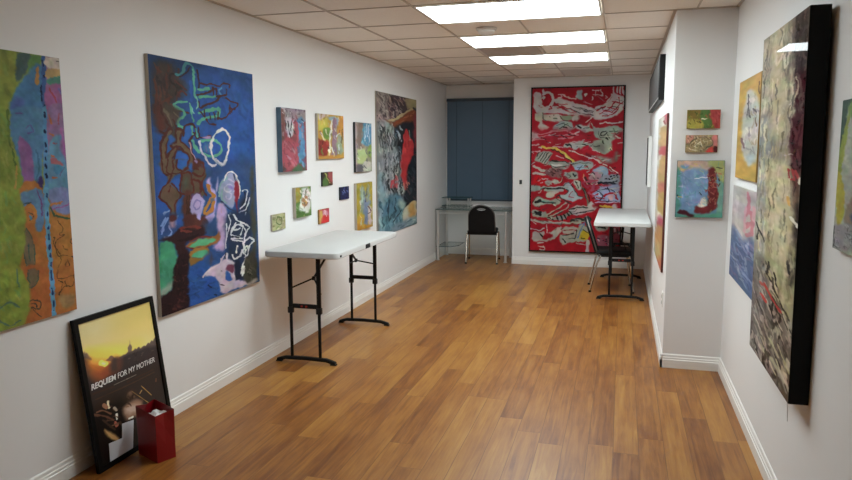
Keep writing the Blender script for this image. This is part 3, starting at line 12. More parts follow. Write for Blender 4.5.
's2':((25.6, 44.3),'b98a28',[('f','b8b03a',1,[1.1,3.2,9.5,4.7,7.4,14.3,1.2,16.2]),('f','c9b8a8',1,[-0.7,-1,10,0.8,1.7,5.7]),('f','7f9ab0',1,[9.2,2.8,20.6,2,22.1,10.2,15.3,7.5]),('f','6a8a3a',0.6,[4.7,15.7,10.5,13.5,12.2,23.4,7.2,25.1]),('s','d8d2c4',1.88,[3.2,18.8,6,25.9]),('s','d8d2c4',1.88,[12.3,15.3,10.2,26.6,10.8,40.6]),('s','d8d2c4',1.88,[13.8,5.8,12.1,13.7]),('f','8a6a78',0.6,[14.6,6.5,18.5,6.9,18.2,39.2,12.3,40]),('f','8a2a24',0.6,[0.6,26,9,27.1,7.8,40.5,0.3,43.4]),('f','c08428',1,[20.9,1.6,26,1.4,25.7,21.3,19.9,18.3]),('f','8a9a80',1,[18.9,21.6,24.3,23,23.1,40.9,18.5,40.8]),('s','b8c0c4',1.25,[18.2,21.3,21.6,17.9]),('s','b8c0c4',1.25,[20.5,29.2,19.5,38.9]),('f','b8862c',0.6,[0.2,40.9,25.3,40.6,25.2,45.6,0.1,44.6]),('s','5a4a28',0.78,[3.4,31,2.5,37.1]),('s','5a4a28',0.78,[24.2,12.9,23.1,27.6]),('d',22,['d0b050','a07820','c8c070','8a6a20'],[-0.6,-0.2,26.2,43.9],4.06,1.09,80,35,0.6),('d',14,['6a8a3a','a0a8a0','c8c0b0','704a58'],[2.4,3.2,24.4,40.6],4.38,0.94,85,20,0.75),('d',8,['8a2a24','a84030','5a2018'],[0.2,26.3,8.7,42.6],3.44,1.09,80,25,0.8),('d',5,['e0dcd0'],[3.9,13.2,20,40.5],5.31,0.94,85,12,0.9)]),
's3':((16.1, 49.0),'8a8a70',[('f','a89a98',1,[-0.8,-0.5,2.7,-0.1,1.3,49.6,-1.6,49.3]),('f','7a6a60',1,[2.6,0.3,7.3,0.7,6.3,21.5,12.5,29.4,2.6,26.6]),('f','4a8aa8',0.6,[7.6,0.2,15.9,0.2,15.3,20.8,6.5,20.9]),('s','b8d0d8',0.94,[9.4,4,8.4,18.4]),('s','b8d0d8',0.94,[12.6,2.1,13.3,18.3]),('s','b8d0d8',0.94,[11,0.7,11.1,13.3]),('f','a8b878',1,[1.8,27.7,9,25.6,10.8,35.7,2.6,42]),('f','7f9a48',0.6,[12.8,21.9,16.1,22.4,15.4,34.3,11.8,32.6]),('f','5a5a60',1,[0.8,41.4,7.2,41.5,5.9,49.3,0.7,48.8]),('f','b8b8a8',1,[7.3,38.7,15.3,40.4,14.3,49.3,7.6,49.4]),('p',10,['40444a','c8c8b8'],[2,33.5,14.5,35.6,13.5,49.2,1.8,48.1],2.81,0.78,70,50,0.8),('d',18,['c0c8b0','6a7a50','a8b0a0','4a505a'],[1.8,19.5,15.3,49.3],3.12,0.94,75,40,0.7),('d',10,['6ab0c8','3a7aa0','c0d8dc','4a6a70'],[6.8,0.3,15.6,20.4],4.06,0.78,85,15,0.75),('d',9,['8a6a5a','a89088','6a5a70'],[1.3,0.3,7.1,29],4.06,0.94,85,20,0.7)]),
's4':((10.3, 13.7),'3a2a26',[('f','9a4a48',1,[6.3,-0.3,11.5,0.1,10.1,9.9,6.8,8.1]),('f','4a6a34',1,[0.5,6.4,4.7,3.9,5.5,14.2,0.4,13.6]),('s','9a9a50',1.17,[4.7,5.8,7.1,11]),('s','9a9a50',1.17,[3.3,1.6,4.7,4.6]),('s','7a4a40',1.17,[6.8,9.3,9.7,12.5])]),
's5':((15.3, 29.9),'5a7a3a',[('f','a08a30',1,[-1.3,-0.5,4.3,-0.2,4,12.7,-1.4,14.7]),('f','c8c8c4',1,[6,1.6,13.6,3.3,14.9,13,13,26.1,5.4,24.5,2.6,21.1,5,12.6]),('f','a0704a',0.6,[5.8,10.5,11.2,10.3,11,18.3,6,17.4]),('f','c0a040',0.6,[7.9,11.6,10.4,12.7,9.4,16.5]),('p',16,['e0e0dc','8a9a80','6a5a4a'],[4.5,2.4,14.1,3.7,13.5,25.9,4,23.2],2.92,0.88,70,60,0.8),('f','4a6a30',1,[-1.9,21.4,4,22.5,12.7,27.2,12.6,29.4,-1.8,29.2]),('d',18,['7a9a4a','3a5a28','a0a050','90a878'],[-1,0.4,14.9,29],3.21,1.02,60,60,0.6),('d',6,['e0e0dc'],[4,2.4,14.1,25.1],3.5,1.17,80,30,0.8)]),
's6':((8.9, 12.7),'1c2148',[('p',14,['3a4a8a','10142c','5a6aa8','2a2a60'],[0.6,-0.4,9.7,0.9,9.1,13.9,0.7,12.3],2.33,1.02,50,60,0.8),('s','7a86b8',0.88,[3,2.8,4.8,4.6])]),
's7':((15.7, 46.3),'a09020',[('f','7a8a80',1,[2.7,11,5.9,1,8.4,10.3,10.6,3.1,13.3,20.4,11.5,42.3,6.7,43.8,4.1,30]),('f','9ab0a0',1,[4.4,8.2,6.2,4.2,6.6,17.2,4.2,19.6]),('f','6a7a9a',1,[7.1,19.1,10.9,12.2,11.5,42.3,7.3,41.1]),('f','c0b0ac',0.6,[10.8,24.7,14.5,26.3,13.9,43,11.2,42.2]),('s','5a3a3a',0.88,[11.5,24.1,13.7,29.1]),('s','5a3a3a',0.88,[10.1,31.2,12.9,30.4]),('f','b8941c',1,[3.2,29.8,6.3,32,5.6,40.5,-0,39.3]),('f','b8841c',1,[-0.6,39.6,14.8,44.8,14.7,49.7,-0.7,46.7]),('s','3a3a50',0.73,[9.5,4.7,8.3,19]),('d',26,['b0a030','7a7a20','9aa860','c0a830'],[-0.4,0.5,14.8,48.8],4.08,1.02,85,25,0.55),('d',14,['a8b8b0','5a6a80','8a94b0','d0c8c0'],[3.2,3.8,13.2,42.3],4.96,0.88,87,12,0.75)]),
's8':((10.0, 14.2),'b02838',[('f','c09a48',1,[0,1.4,3.7,1.8,3.5,11.4,0,13.2]),('f','c88898',1,[3.8,1.3,9,3.3,7.4,8,4.2,6.5]),('f','c02020',1,[3.5,7.1,10.8,8.5,10.2,15.8,2.6,14.1]),('s','e0d0c8',0.73,[5.8,1.5,7.1,7.6])]),
's9':((13.2, 16.1),'a0a070',[('p',40,['b8b48a','6a7a40','c4bc9c','7a7048','8a9a50'],[0.5,-1.1,14.1,0.8,13.5,17.8,0,15.3],2.33,1.17,45,80,0.7),('s','5a6a34',0.88,[5.4,2,9,4.2,9.6,10.2,5.9,10.9,3.8,6.8,5.4,2.3])]),
'pa':((33.5, 19.0),'74662a',[('f','4a6a34',1,[13.7,0.1,23.8,1,27.2,16.5,14.6,18.1]),('f','a83a38',1,[21.9,0.6,33.5,0.4,33.8,18.7,27.9,18.4]),('f','a0983a',1,[0.6,10.4,14.5,10.4,14.9,18.8,0.9,18.7]),('p',40,['3a4a24','9a8a34','5a4a20','6a8a3a','b04a3a'],[0.7,0.4,25.5,0.8,27.7,18.3,1.5,18.4],2.44,0.95,60,70,0.7),('s','c8c4a8',0.68,[14.4,8.9,20.1,8.3]),('p',16,['8a2c2c','c05048'],[24.2,2,32.6,1.2,33.1,17.7,28.4,17.6],2.71,1.08,80,40,0.6)]),
'pb':((32.1, 17.4),'8a7a58',[('p',40,['b0a478','5a5040','c8bc98','9a7a50'],[1.2,1.4,24.9,0.9,25.7,17.2,0.5,17.1],2.71,0.95,50,70,0.75),('f','c08070',1,[-0.7,-0.2,6.2,0.1,6.2,5.8,0.6,8.5]),('f','c07068',0.6,[26.7,0,31.8,0,31.5,10,26.4,10]),('f','c03a30',1,[21.3,15.4,26.8,11.1,28.7,18.1,22.1,18.1]),('f','4a1a1c',0.6,[28.1,11.1,31.9,11.5,31.9,18.1,28,18.1]),('s','5a5444',0.81,[3.6,9.9,8.8,3.8,19.5,1.6,26.7,4.6,25.7,11.3,20.1,12.7]),('s','d0c4a8',0.81,[6.3,8.3,10.3,5.6,9.1,11,14.4,6.9,16,12.4]),('s','d0c4a8',0.81,[3.8,13.7,9.4,15.8]),('d',40,['6a5c40','c8b890','a08458','4a4634','b09068'],[1.2,1.4,25.7,16.5],2.44,0.81,60,70,0.85)]),
'pc':((47.4, 57.1),'5a86a0',[('f','b89a88',2,[-0.9,-0.4,31.2,0.1,30.9,10,13.4,7.9,-0.4,10.9]),('f','9a9e5e',1.5,[30.5,0.1,46.9,0,47.2,23.6,39.8,13.6]),('f','b8a468',1,[-0.1,7.7,13.4,6.9,12.1,10.5,0.3,11.3]),('f','5a88a8',1,[3,5,7.3,3.3,11.4,5.6,7.5,7.9]),('f','6a8ab0',2,[1.5,12,31.3,10.4,31.1,36.9,20.9,42.9,9.4,49,3,38.8]),('f','4a8a80',1.5,[-1.4,12.1,3.6,12,4.1,57,0.3,57]),('p',60,['7a9ac0','5a7aa4','8a80b0','4a8a9c','7aa8b4'],[1.8,12,30.3,11.2,30.9,38.1,8,50.2],3.79,1.31,30,60,0.55),('f','6a9a88',1.5,[40.6,23.4,46.9,23.3,48,53.1,41.4,51.3]),('f','4a8a78',1,[0.2,55.1,48.1,52.4,48.4,57.5,0.3,57.8]),('f','6a2426',1,[31.6,8.7,38.4,9.4,40.7,26.6,42.6,35.3,40.1,48.4,30.2,53,19.5,50.7,21,45.5,31.2,44.2,31.8,28.1]),('p',30,['8a3430','4a1618','b07060','7a2a2a'],[32.1,9.7,38.2,10.4,41.1,35,39.4,48.1,31.5,51.2,31.2,29.3],2.33,1.02,70,60,0.7),('f','401820',1,[1.8,52.1,8,49.9,18.8,54.7,15.7,56.6,3.7,53.9]),('f','c8c4b0',1,[22.4,44.3,28.6,36.3,31.5,44.2,25.5,46.5]),('s','c8d0d0',0.73,[18.3,18.1,31.5,16.2]),('s','2a2a28',0.87,[0.6,34.1,2.2,37]),('s','2a2a28',0.87,[39.4,6.8,45.1,6.8]),('s','2a2a28',0.87,[23.3,32.3,25.6,34.5]),('s','c0a04a',1.02,[1.4,35.5,5.9,36.7]),('d',30,['8ab0c0','5a7ab0','9aa0c4','4a8a98','6a6aa0'],[1,10.4,31.9,44.4],3.21,1.17,40,70,0.6),('d',16,['8a8a4a','a89a60','6a9a80'],[30.5,1.8,48.2,52.7],3.5,1.17,75,40,0.6),('d',12,['c09a90','9a8ab0','b0a860'],[-0.2,0.3,31,10.6],4.37,1.17,15,40,0.6),('d',26,['8c3a34','3a1216','a86050'],[29.5,10.4,43,48.3],2.33,1.02,60,60,0.75)]),
'ps':((7.7, 145.0),'b4ab9d',[('p',20,['a89c90','c4bcb0','b8a890'],[-6.9,-4.3,1.7,-2.1,2.4,48.8,-6.3,52.8],8.13,1.08,85,10,0.5),('f','b04050',1,[4.6,-2.3,9.3,1.4,9.4,10,6.4,6.8]),('f','d0c8bc',1,[2.9,0.2,6,5.3,5.5,13.2,3.1,11.3]),('f','b08a50',1,[2.2,10.9,9.2,13.3,9.5,30,2.3,29.8]),('f','b84048',1,[2.3,30.8,9.7,30,9.8,37.6,2.9,40.2]),('f','cabfae',1,[2,40.4,4.6,38.4,4.4,49.2,2.4,50.2]),('f','b8924c',1,[4.7,39.1,9.8,37.6,9.9,46.4,4.6,49.1]),('s','8a2a2c',1.08,[5.2,4.6,6.5,8.7]),('f','b8924c',1,[1.9,46.1,9.3,43.2,9.3,60.1,2.5,67.5]),('f','b86048',1,[2.5,67.2,9.5,59.9,9.5,69.5,2.7,77.8]),('f','b8923a',1,[2.5,79.1,9.5,69.9,9.8,86.3,2.9,97.8]),('f','d0c4b0',1,[2.9,97.8,6,93.1,5.5,98.3,2.9,103.6]),('f','a82848',1,[2.7,103.6,9.9,89.3,10,97.2,3.1,112]),('f','b8803a',1,[1.5,115.5,9.3,98.9,9.7,125.5,2.4,146]),('f','b8a05a',1,[2.2,130.5,6.5,122.3,6.3,134.2,2.5,145.3]),('f','b85a30',1,[1.8,148.8,9.7,125.5,10.1,135.5,2.1,162.6])]),
'yel':((21.1, 103.4),'b8923a',[('f','b0aea2',1.5,[6.4,25.9,9.2,12.4,16.4,17.3,22,35,22.1,61.1,20,83,13.5,89.1,7,76.7,4.7,58.7]),('p',50,['c8c4b8','8a8a88','9a8a6a','7a7478','b8b0a0'],[8.1,16.9,16,18.9,20.3,37,20.3,62.2,18.3,82.7,12.4,83.3,7.4,64],7.05,1.36,80,25,0.7),('s','4a4448',1.36,[9.8,17.6,9.3,37.9]),('s','4a4448',1.36,[15.3,32.9,18.5,37]),('s','4a4448',1.36,[9.1,25.5,12.2,41.3]),('s','7a5a60',2.17,[4.9,61,8.3,70.2]),('f','a4b2ba',1.5,[9.9,78.5,18.3,77.5,15.3,87.8]),('s','6a4a28',1.36,[19.3,9.1,20.3,20]),('s','6a4a28',1.36,[17.8,42.7,19.2,50.6])]),
'pink':((23.8, 99.0),'b6aeaa',[('f','4a6494',4,[-2,100.9,0.4,46,11.3,52.5,24.4,44.3,27.3,97.7]),('p',80,['3a5484','6a84b0','8a9ac0','34466e','7a6a94','a0a8c0'],[-0,94.1,1.8,53.4,23.5,47.5,25.9,92.1],7.05,1.63,40,60,0.65),('s','c0707e',2.98,[15.4,3.4,17,14.2,15.1,25.7]),('s','c0707e',2.98,[18.8,20,20.7,37.7,16.1,43.5]),('s','c0707e',2.98,[14.4,36.2,19.1,30.6]),('s','cc98a0',2.44,[14.2,17.7,13.5,42.2]),('s','cc98a0',2.44,[20.6,14.5,21,26.8]),('s','c4bcb8',3.25,[4.6,10.9,4.6,36.8,11,46.7]),('s','8a9ab4',2.17,[5.1,45.2,11.2,49.3])]),
'big':((42.4, 348.1),'8f8878',[('f','a09680',3,[-0,0.7,30,3,38.9,101,1.5,99.8]),('f','5a524c',3,[28.7,-0.3,43.8,1.8,44.7,61.4,33.7,57.4]),('f','4a2a30',2,[33.3,50.1,44.3,52.6,46.3,103.4,37.9,103.3]),('p',90,['6a665e','b4aa90','8a8474','4a4640','c0b69c','7a766e'],[0.7,1.1,30,4.2,37.8,100.9,2.2,99.8],24.39,1.63,91,6,0.6),('p',40,['3a3432','6a5a54','2a2424','7a706a'],[29.9,1.8,43,4.3,44.4,61.3,34.7,57.8],18.97,1.63,91,8,0.6),('p',24,['2e1c20','5a3038','3a2026','8a6a60'],[34.5,53,44.1,54.6,45.9,101.2,38.5,101],16.26,1.63,88,15,0.6),('s','b8aca0',1.36,[33,66.8,37.3,66.8]),('s','b8aca0',1.36,[36.2,66.5,37,73.8]),('s','b8aca0',1.36,[38.4,68.3,39,74.3]),('f','7a7a74',3,[-2.7,88.1,19.9,90.4,12.5,146.8,2.6,165.7]),('f','4f2a30',2,[31.8,91.6,43.5,92.7,42.6,138.5,34.3,133.9]),('f','a89c7a',3,[7.5,142.2,34.5,138.3,41.1,208.6,12,233.1]),('f','5a4238',2,[33.6,138.5,42.6,138.5,42,169.8,34.4,173.9]),('f','4a443c',2,[38,173.9,42.1,171.7,42.9,207.1,40.1,209.5]),('f','98948a',2,[-0.6,144.2,9.1,141.8,12.7,232.6,2.8,240.9]),('p',90,['b8ac8a','8a8468','c4b894','746e5c','9c9274'],[0.1,94.5,31.5,99,40,207.1,4.7,236.1],24.39,1.63,91,6,0.55),('p',20,['3a1e24','6a3a40','2c1a1e'],[32.9,94.1,42.9,94.9,42.1,136.3,35.4,133.1],13.55,1.63,85,20,0.6),('s','b06058',1.63,[32.3,139.4,33,144.9]),('s','b06058',1.63,[35.6,138,37.1,146.1]),('s','b06058',1.63,[37.8,138.6,40.2,144.4]),('s','b0a8a0',1.08,[26.8,125.9,41.2,122.5]),('s','d0c8b8',1.9,[36.6,182.2,41.5,186.4]),('s','d0c8b8',1.9,[41.3,145.5,41.9,149.3]),('s','3a342e',1.63,[0.8,202.2,4.8,210.8,2.4,218.8]),('s','3a342e',1.63,[5.9,210.1,11.9,218]),('s','3a342e',1.63,[16.4,206,18.5,224.8]),('s','c09a50',2.44,[33,163.9,35.1,169.2]),('f','6a625c',3,[-5.1,258.1,18.8,236.5,45.7,314.6,44.4,347.2,-1.3,354.2]),('f','a09870',3,[16.6,215.4,42.8,195.8,42.9,256.5,30,278,17.7,252.9]),('f','4a443c',2,[35.4,201.4,43.6,195.2,43.2,233.5,37.9,242.5]),('p',110,['4a443e','8a8078','a89a8a','3a3430','7a6a60','94887a'],[-2.6,255.9,18.8,236.5,43.8,274.9,45.5,339.9,0.7,351.3],12.06,2.13,75,35,0.7),('p',30,['b0a67e','847c5c','c0b48c'],[17.8,216.4,41.6,198.3,41.4,255,30.5,273.8],24.82,2.13,91,6,0.5),('s','a04a40',2.84,[14.9,262.8,24.2,269.3]),('s','a04a40',2.84,[24.2,268.6,30.5,273.8]),('s','a04a40',2.84,[9.8,264.9,18.2,264]),('s','2e2a26',2.13,[24,242.8,26.7,252.9]),('s','2e2a26',2.13,[35.4,221.5,37.5,232.9]),('s','2e2a26',2.13,[21.3,279.6,25.2,288]),('s','2e2a26',2.13,[16.7,250,18.8,236.5]),('s','a89e84',4.26,[13.2,332.4,19.5,330.9]),('s','a89e84',4.26,[27.1,328.4,36,333.4]),('s','a89e84',4.26,[37.8,316.3,40.6,323.6]),('f','5a4c40',2,[34.4,334.4,43.8,317.8,44.4,347.2,36.9,351.5]),('s','b0a478',3.19,[38.3,315.3,41.6,320.1]),('f','40393a',4,[33.5,4.5,43.8,2.9,44.9,65.9,36,58.3]),('f','3c1c24',3,[34.6,55.4,44.9,57.2,46.3,103.4,39,103.3]),('p',40,['2a2224','5a4e4a','1e1618','6a5450'],[33.4,3.3,43.1,3.4,46.2,101.2,37.8,100.9],16.26,1.63,90,8,0.6),('f','b4a888',5,[8.5,11.7,18.1,7,27.7,100.6,12.8,100.1]),('p',30,['c4b898','7a7468','d0c4a6','5e5a54'],[1.7,1.8,31.2,6.3,36.7,98.5,3.6,99.9],21.68,1.36,90,5,0.7),('s','c8bca4',1.9,[13.3,19.9,16.8,35.2,21.7,27.2,24.8,41.5,27.8,29.4]),('f','42222a',2,[32.8,91.7,43.5,92.7,42.4,136.2,35.6,133.1]),('p',24,['2a181c','5a3438','1e1214'],[33.7,93,42.8,93.8,41.8,138.8,36.6,172.2],10.84,1.63,88,15,0.7),('f','c0b48e',5,[17,145.6,32.3,138.9,37.9,208.8,19.3,224.1]),('p',40,['d0c49c','8c8468','b8ac84','5c5848'],[0.4,100.6,33,106.4,39.1,207.8,4.7,236.1],21.68,1.36,90,5,0.65),('f','2e2a28',2,[38.8,173.5,42.8,168.9,43.7,206.4,41.3,208.4]),('s','a03a3c',1.9,[32.2,138.4,33,145.7]),('s','a03a3c',1.9,[35.2,137.6,37.1,146.1,35,147.6]),('s','a03a3c',1.9,[37.8,138.6,39.6,145.1]),('s','dcd4c4',2.17,[36.6,181.7,42,186.6]),('s','dcd4c4',2.17,[41.4,145,41.9,150]),('s','241f1c',1.63,[0.8,202.2,4.8,210.8,2.5,220.3]),('s','241f1c',1.63,[5.9,210.1,12,219.5]),('s','c8a050',2.71,[33,163.4,35.1,170]),('p',70,['332e2a','948a80','b4a494','28221f','5e5650'],[-2.4,260,17.1,241.9,42.6,279.9,44.9,341,0.7,351.3],10.64,2.13,72,35,0.75),('s','b03a34',2.84,[14,262.5,23.1,269.8,30.5,273.8]),('s','b03a34',2.84,[10.4,276.5,16.9,279.1]),('p',10,['b8ac8c','c8bc9c'],[12.7,322.8,40.9,305.9,42.6,340.5,17.8,339.5],9.22,2.48,60,30,0.8)]),
'leaf':((92.5, 179.4),'a0a898',[('f','2a4a3a',1,[-1.7,-1.4,45.2,5.6,10.2,6.2,6.6,50.4,-1.9,57.1]),('f','8a9a30',1,[11,6.3,8.5,51.6,3.2,90.7,-0.5,98,-0.3,60.4,7.8,19.9]),('f','6a8a40',2,[10.7,3.1,39.6,6.4,41.3,27.9,14,22.8]),('p',50,['b4b8a8','8a9484','c0c4b4','9aa890'],[12.8,22.6,89.5,31.6,93.4,83.8,5.4,95],7.49,2.62,60,60,0.5),('f','a8a028',1,[-1.7,83.8,10.5,103.7,11.7,136,4.1,150.2]),('f','8a7a68',1.5,[47.4,102.7,21,113.7,12.6,140.2,25.6,145.7,50.2,136.9]),('f','8c8c90',2,[-1.6,154.3,13.6,146.2,96.2,121,98.4,150.5,0.6,179.2]),('p',80,['4a4a50','b8b8b8','6a6a6e','9a98a0'],[-0.3,152.7,50,135.1,52.6,167.2,1.9,177.6],3.37,1.12,50,70,0.7),('s','2a2a2c',1.31,[1,152.3,1.9,175.2]),('f','4a5a70',2,[21,133.1,33.1,127.8,33.9,137.9,24,140.8])]),
'poster':((71.0, 135.6),'241e1d',[('f','b9a660',2,[-2.1,-6,76.7,-5,80.1,53.9,-9.3,36.8]),('f','c9bd90',26,[-2.3,-4.8,29.7,-4,33.7,23.5,21.8,39.1,-5.8,35.7]),('f','c8b468',18,[36.9,6.5,74.3,6.5,74,38,41.3,33.3]),('f','d6c07a',14,[1.9,23.6,33.5,24.8,74.3,29.1,69.6,58.7,0,40.8]),('f','e2c052',10,[7.3,32.2,34,36,52.5,40.3,41.5,53,5.4,43]),('f','f0cf58',7,[5.2,26.3,36.9,38.6,29.8,45.4,18.6,45.5,7,39.5]),('f','e8a848',9,[4.3,31.6,12.8,36.2,24.7,42.2,24.8,48.1,14.4,50.7,4.4,42.9]),('f','6d5c50',0.5,[37.9,43.4,40.8,41.5,41.4,38.2,42.6,36,43.6,34.7,44.3,31.8,44.1,34.9,44.7,36.8,45.2,39.7,44.9,43.1,46.2,46.7,44.1,54,35.3,50.3]),('f','584a44',0.5,[32.1,46.3,35.3,43.2,38.2,43.3,46.4,42.3,48,41.2,49.8,42.8,52.2,41.9,53.5,43.6,56,42.8,57.9,42.4,59.4,43.6,62.2,41.7,64,43,66.4,40.9,68.1,42.1,72.1,39.6,77.1,67.8]),('f','6b5a4e',0.8,[-1.7,29.9,-0.7,28,1.4,26,2.3,27.9,3.9,28.9,6.7,35.8]),('f','6a5648',0.6,[19.7,42.5,21.8,40.5,24.4,39.1,25.9,40.2,27.5,43,32.1,46.3,32.8,49.3]),('f','30292a',2,[-1.8,32.4,3,33.3,5.8,40.6,10.4,43.7,15.1,46.8,22.9,46.1,26.6,44.1,30.2,43.2,34.4,45.4,38.2,44,70.5,47.8,74.2,69,74.6,118.7,-2.3,80.9,-2,62.3]),('p',26,['4a3e3a','3a302e','5c4c44','241e1e'],[36.9,44.7,68.9,48.6,70.2,62,36.5,53],1.88,0.82,-20,40,0.7),('f','c8702c',6,[2.5,36.5,9,40.1,20.6,46.4,18.6,51.3,11.4,55.6,4.6,47.5]),('f','84402a',6,[8.4,49.2,20.1,49.1,27.7,44.6,30.2,49.2,26.9,54.9,13.2,57.6]),('f','3e302c',2,[23.5,45.8,28.3,42.4,29.6,46.5,27.9,55.4,21.5,53.7]),('s','f6d860',5.16,[14.9,42.3,17.9,44.7]),('s','fff0a0',2.35,[15.8,43,16.9,44]),('f','292322',5,[-0.3,64.2,69.7,64.4,74.6,118.7,-2.4,87.4]),('s','8a8278',0.47,[22.4,67.6,27.9,67.6]),('s','8a8278',0.47,[28.8,67.6,33.6,67.7]),('s','8a8278',0.47,[34.6,67.6,38.4,67.7]),('s','8a8278',0.47,[39.1,67.7,44.7,67.6]),('s','3e2c22',1.06,[4.2,73.1,34.8,74,63.7,73.5]),('s','33241e',1.64,[3.2,67,21.9,69.1]),('s','33241e',1.64,[35.4,70.7,63,70.6]),('f','3f2a22',4,[7.4,78.1,13.8,77.9,19.2,84,18,90.3,5.3,83.7]),('f','4a3026',3,[33.5,80.6,40.2,82.6,40.9,91.4,44.9,95.9,43.4,103.6,26.1,94.6]),('f','8a6e60',2,[31.4,91.4,38.7,90.3,43.6,96.4,43.4,103.6,28.2,95.7]),('s','b08a4a',0.59,[38,81.6,53.9,102.9]),('s','b08a4a',0.59,[48,80.8,56.8,95]),('s','a08050',1.17,[45.4,87.5,47.6,85.6]),('s','c8bc98',1.88,[15.2,80.9,14.7,85.8]),('s','7a3020',1.88,[10.6,80.8,11.7,83.6]),('s','6a4030',0.7,[64.6,80.9,63.9,83.8]),('f','8c6a54',1,[33.9,81.4,36.9,81,38.1,84,36,86,33.7,84.3]),('p',14,['6a4a3a','241814','9a7a64'],[31.1,80.6,46.5,88.1,43.8,101.4,27.6,93],2.58,0.94,60,50,0.7),('f','17120f',8,[-0.5,82.8,36.8,85.9,28.4,137,-5.1,140.3]),('s','d0c4a4',2.11,[14.1,80.2,14.4,86.2]),('s','8a6048',3.25,[10.8,81.7,12.3,85.1]),('f','8a6a56',2,[26.3,94.5,30.9,91.2,37.3,91.9,45.8,96.2,41.8,107.6,34.3,107,28,106.3]),('f','b09888',2,[28.6,94.9,36.6,95.7,42.7,98.8,40.2,102.6,32.1,101.6]),('s','d8d0c0',1.95,[20.2,96.1,19.7,100.6]),('s','d8d0c0',1.95,[31.2,106.1,34.4,106.5]),('s','a05a48',2.93,[17.7,102.7,18.6,106.4]),('f','b08a58',1,[7.6,103.4,18.1,118.4,16,120.2,9.2,112.1]),('s','9a8a78',2.28,[19,89.3,20.4,91.9]),('s','5a3c2e',1.95,[0.4,85.6,9.3,91.8,16.7,99.8]),('s','6a4a38',1.46,[3.3,84.8,8.9,86.2,15.1,92.6]),('s','6a4a38',1.46,[13,104,20.4,105]),('p',14,['4a3226','2a1c16','6a4c3a'],[2.6,81.3,35.7,91.9,32.1,109.9,8.9,101.8],4.23,1.14,30,50,0.7),('s','3a2a20',1.63,[7.3,94.7,16.5,109.2]),('s','3a2a20',1.63,[22,104.3,24.9,113.9])]),
}
EXPOSURE = 0.0
POSTER_GAIN = 1.5
TITLE = [(0.029, 0.478), (0.358, 0.483), (0.933, 0.476)]
NOTE = [(0.097, 1.009), (0.41, 1.014), (0.488, 0.808), (0.329, 0.792), (0.299, 0.89), (0.123, 0.876)]

# ------------------------------------------------------------------ room measures (metres)
XL, XR, XP, YP, YB, YW, HC = -2.642, 0.742, 0.335, 5.34, 9.751, 10.47, 2.60
YREAR = -1.6
JAMB = -1.485            # right side of the window recess
LX, LW, LY, T = -1.418, 1.2545, 4.660, 0.677     # ceiling light module

# ------------------------------------------------------------------ materials
def lin(h):
    c = [int(h[i:i+2], 16)/255 for i in (0, 2, 4)]
    return [x/12.92 if x <= .04045 else ((x+.055)/1.055)**2.4 for x in c]
def sock(node, name, v):
    if name in node.inputs: node.inputs[name].default_value = v
def mat(name, col, rough=.5, metal=0, spec=.5, coat=0, trans=0, ior=1.45, bump=None, vary=0, vscale=8):
    m = bpy.data.materials.new(name); m.use_nodes = True
    nt = m.node_tree; b = nt.nodes['Principled BSDF']
    c = lin(col) if isinstance(col, str) else list(col)
    sock(b, 'Base Color', (*c, 1)); sock(b, 'Roughness', rough); sock(b, 'Metallic', metal)
    sock(b, 'Specular IOR Level', spec); sock(b, 'Coat Weight', coat); sock(b, 'Coat Roughness', .03)
    sock(b, 'Transmission Weight', trans); sock(b, 'IOR', ior)
    tc = nt.nodes.new('ShaderNodeTexCoord')
    n = nt.nodes.new('ShaderNodeTexNoise'); n.inputs['Scale'].default_value = vscale; n.inputs['Detail'].default_value = 4
    nt.links.new(tc.outputs['Object'], n.inputs['Vector'])
    if vary:
        mx = nt.nodes.new('ShaderNodeMix'); mx.data_type = 'RGBA'
        mx.inputs[6].default_value = (*[x*(1-vary) for x in c], 1); mx.inputs[7].default_value = (*[min(1, x*(1+vary)) for x in c], 1)
        nt.links.new(n.outputs['Fac'], mx.inputs[0]); nt.links.new(mx.outputs[2], b.inputs['Base Color'])
    if bump:
        n2 = nt.nodes.new('ShaderNodeTexNoise'); n2.inputs['Scale'].default_value = bump[0]; n2.inputs['Detail'].default_value = 3
        nt.links.new(tc.outputs['Object'], n2.inputs['Vector'])
        bp = nt.nodes.new('ShaderNodeBump'); bp.inputs['Strength'].default_value = bump[1]; bp.inputs['Distance'].default_value = bump[2]
        nt.links.new(n2.outputs['Fac'], bp.inputs['Height']); nt.links.new(bp.outputs['Normal'], b.inputs['Normal'])
    return m
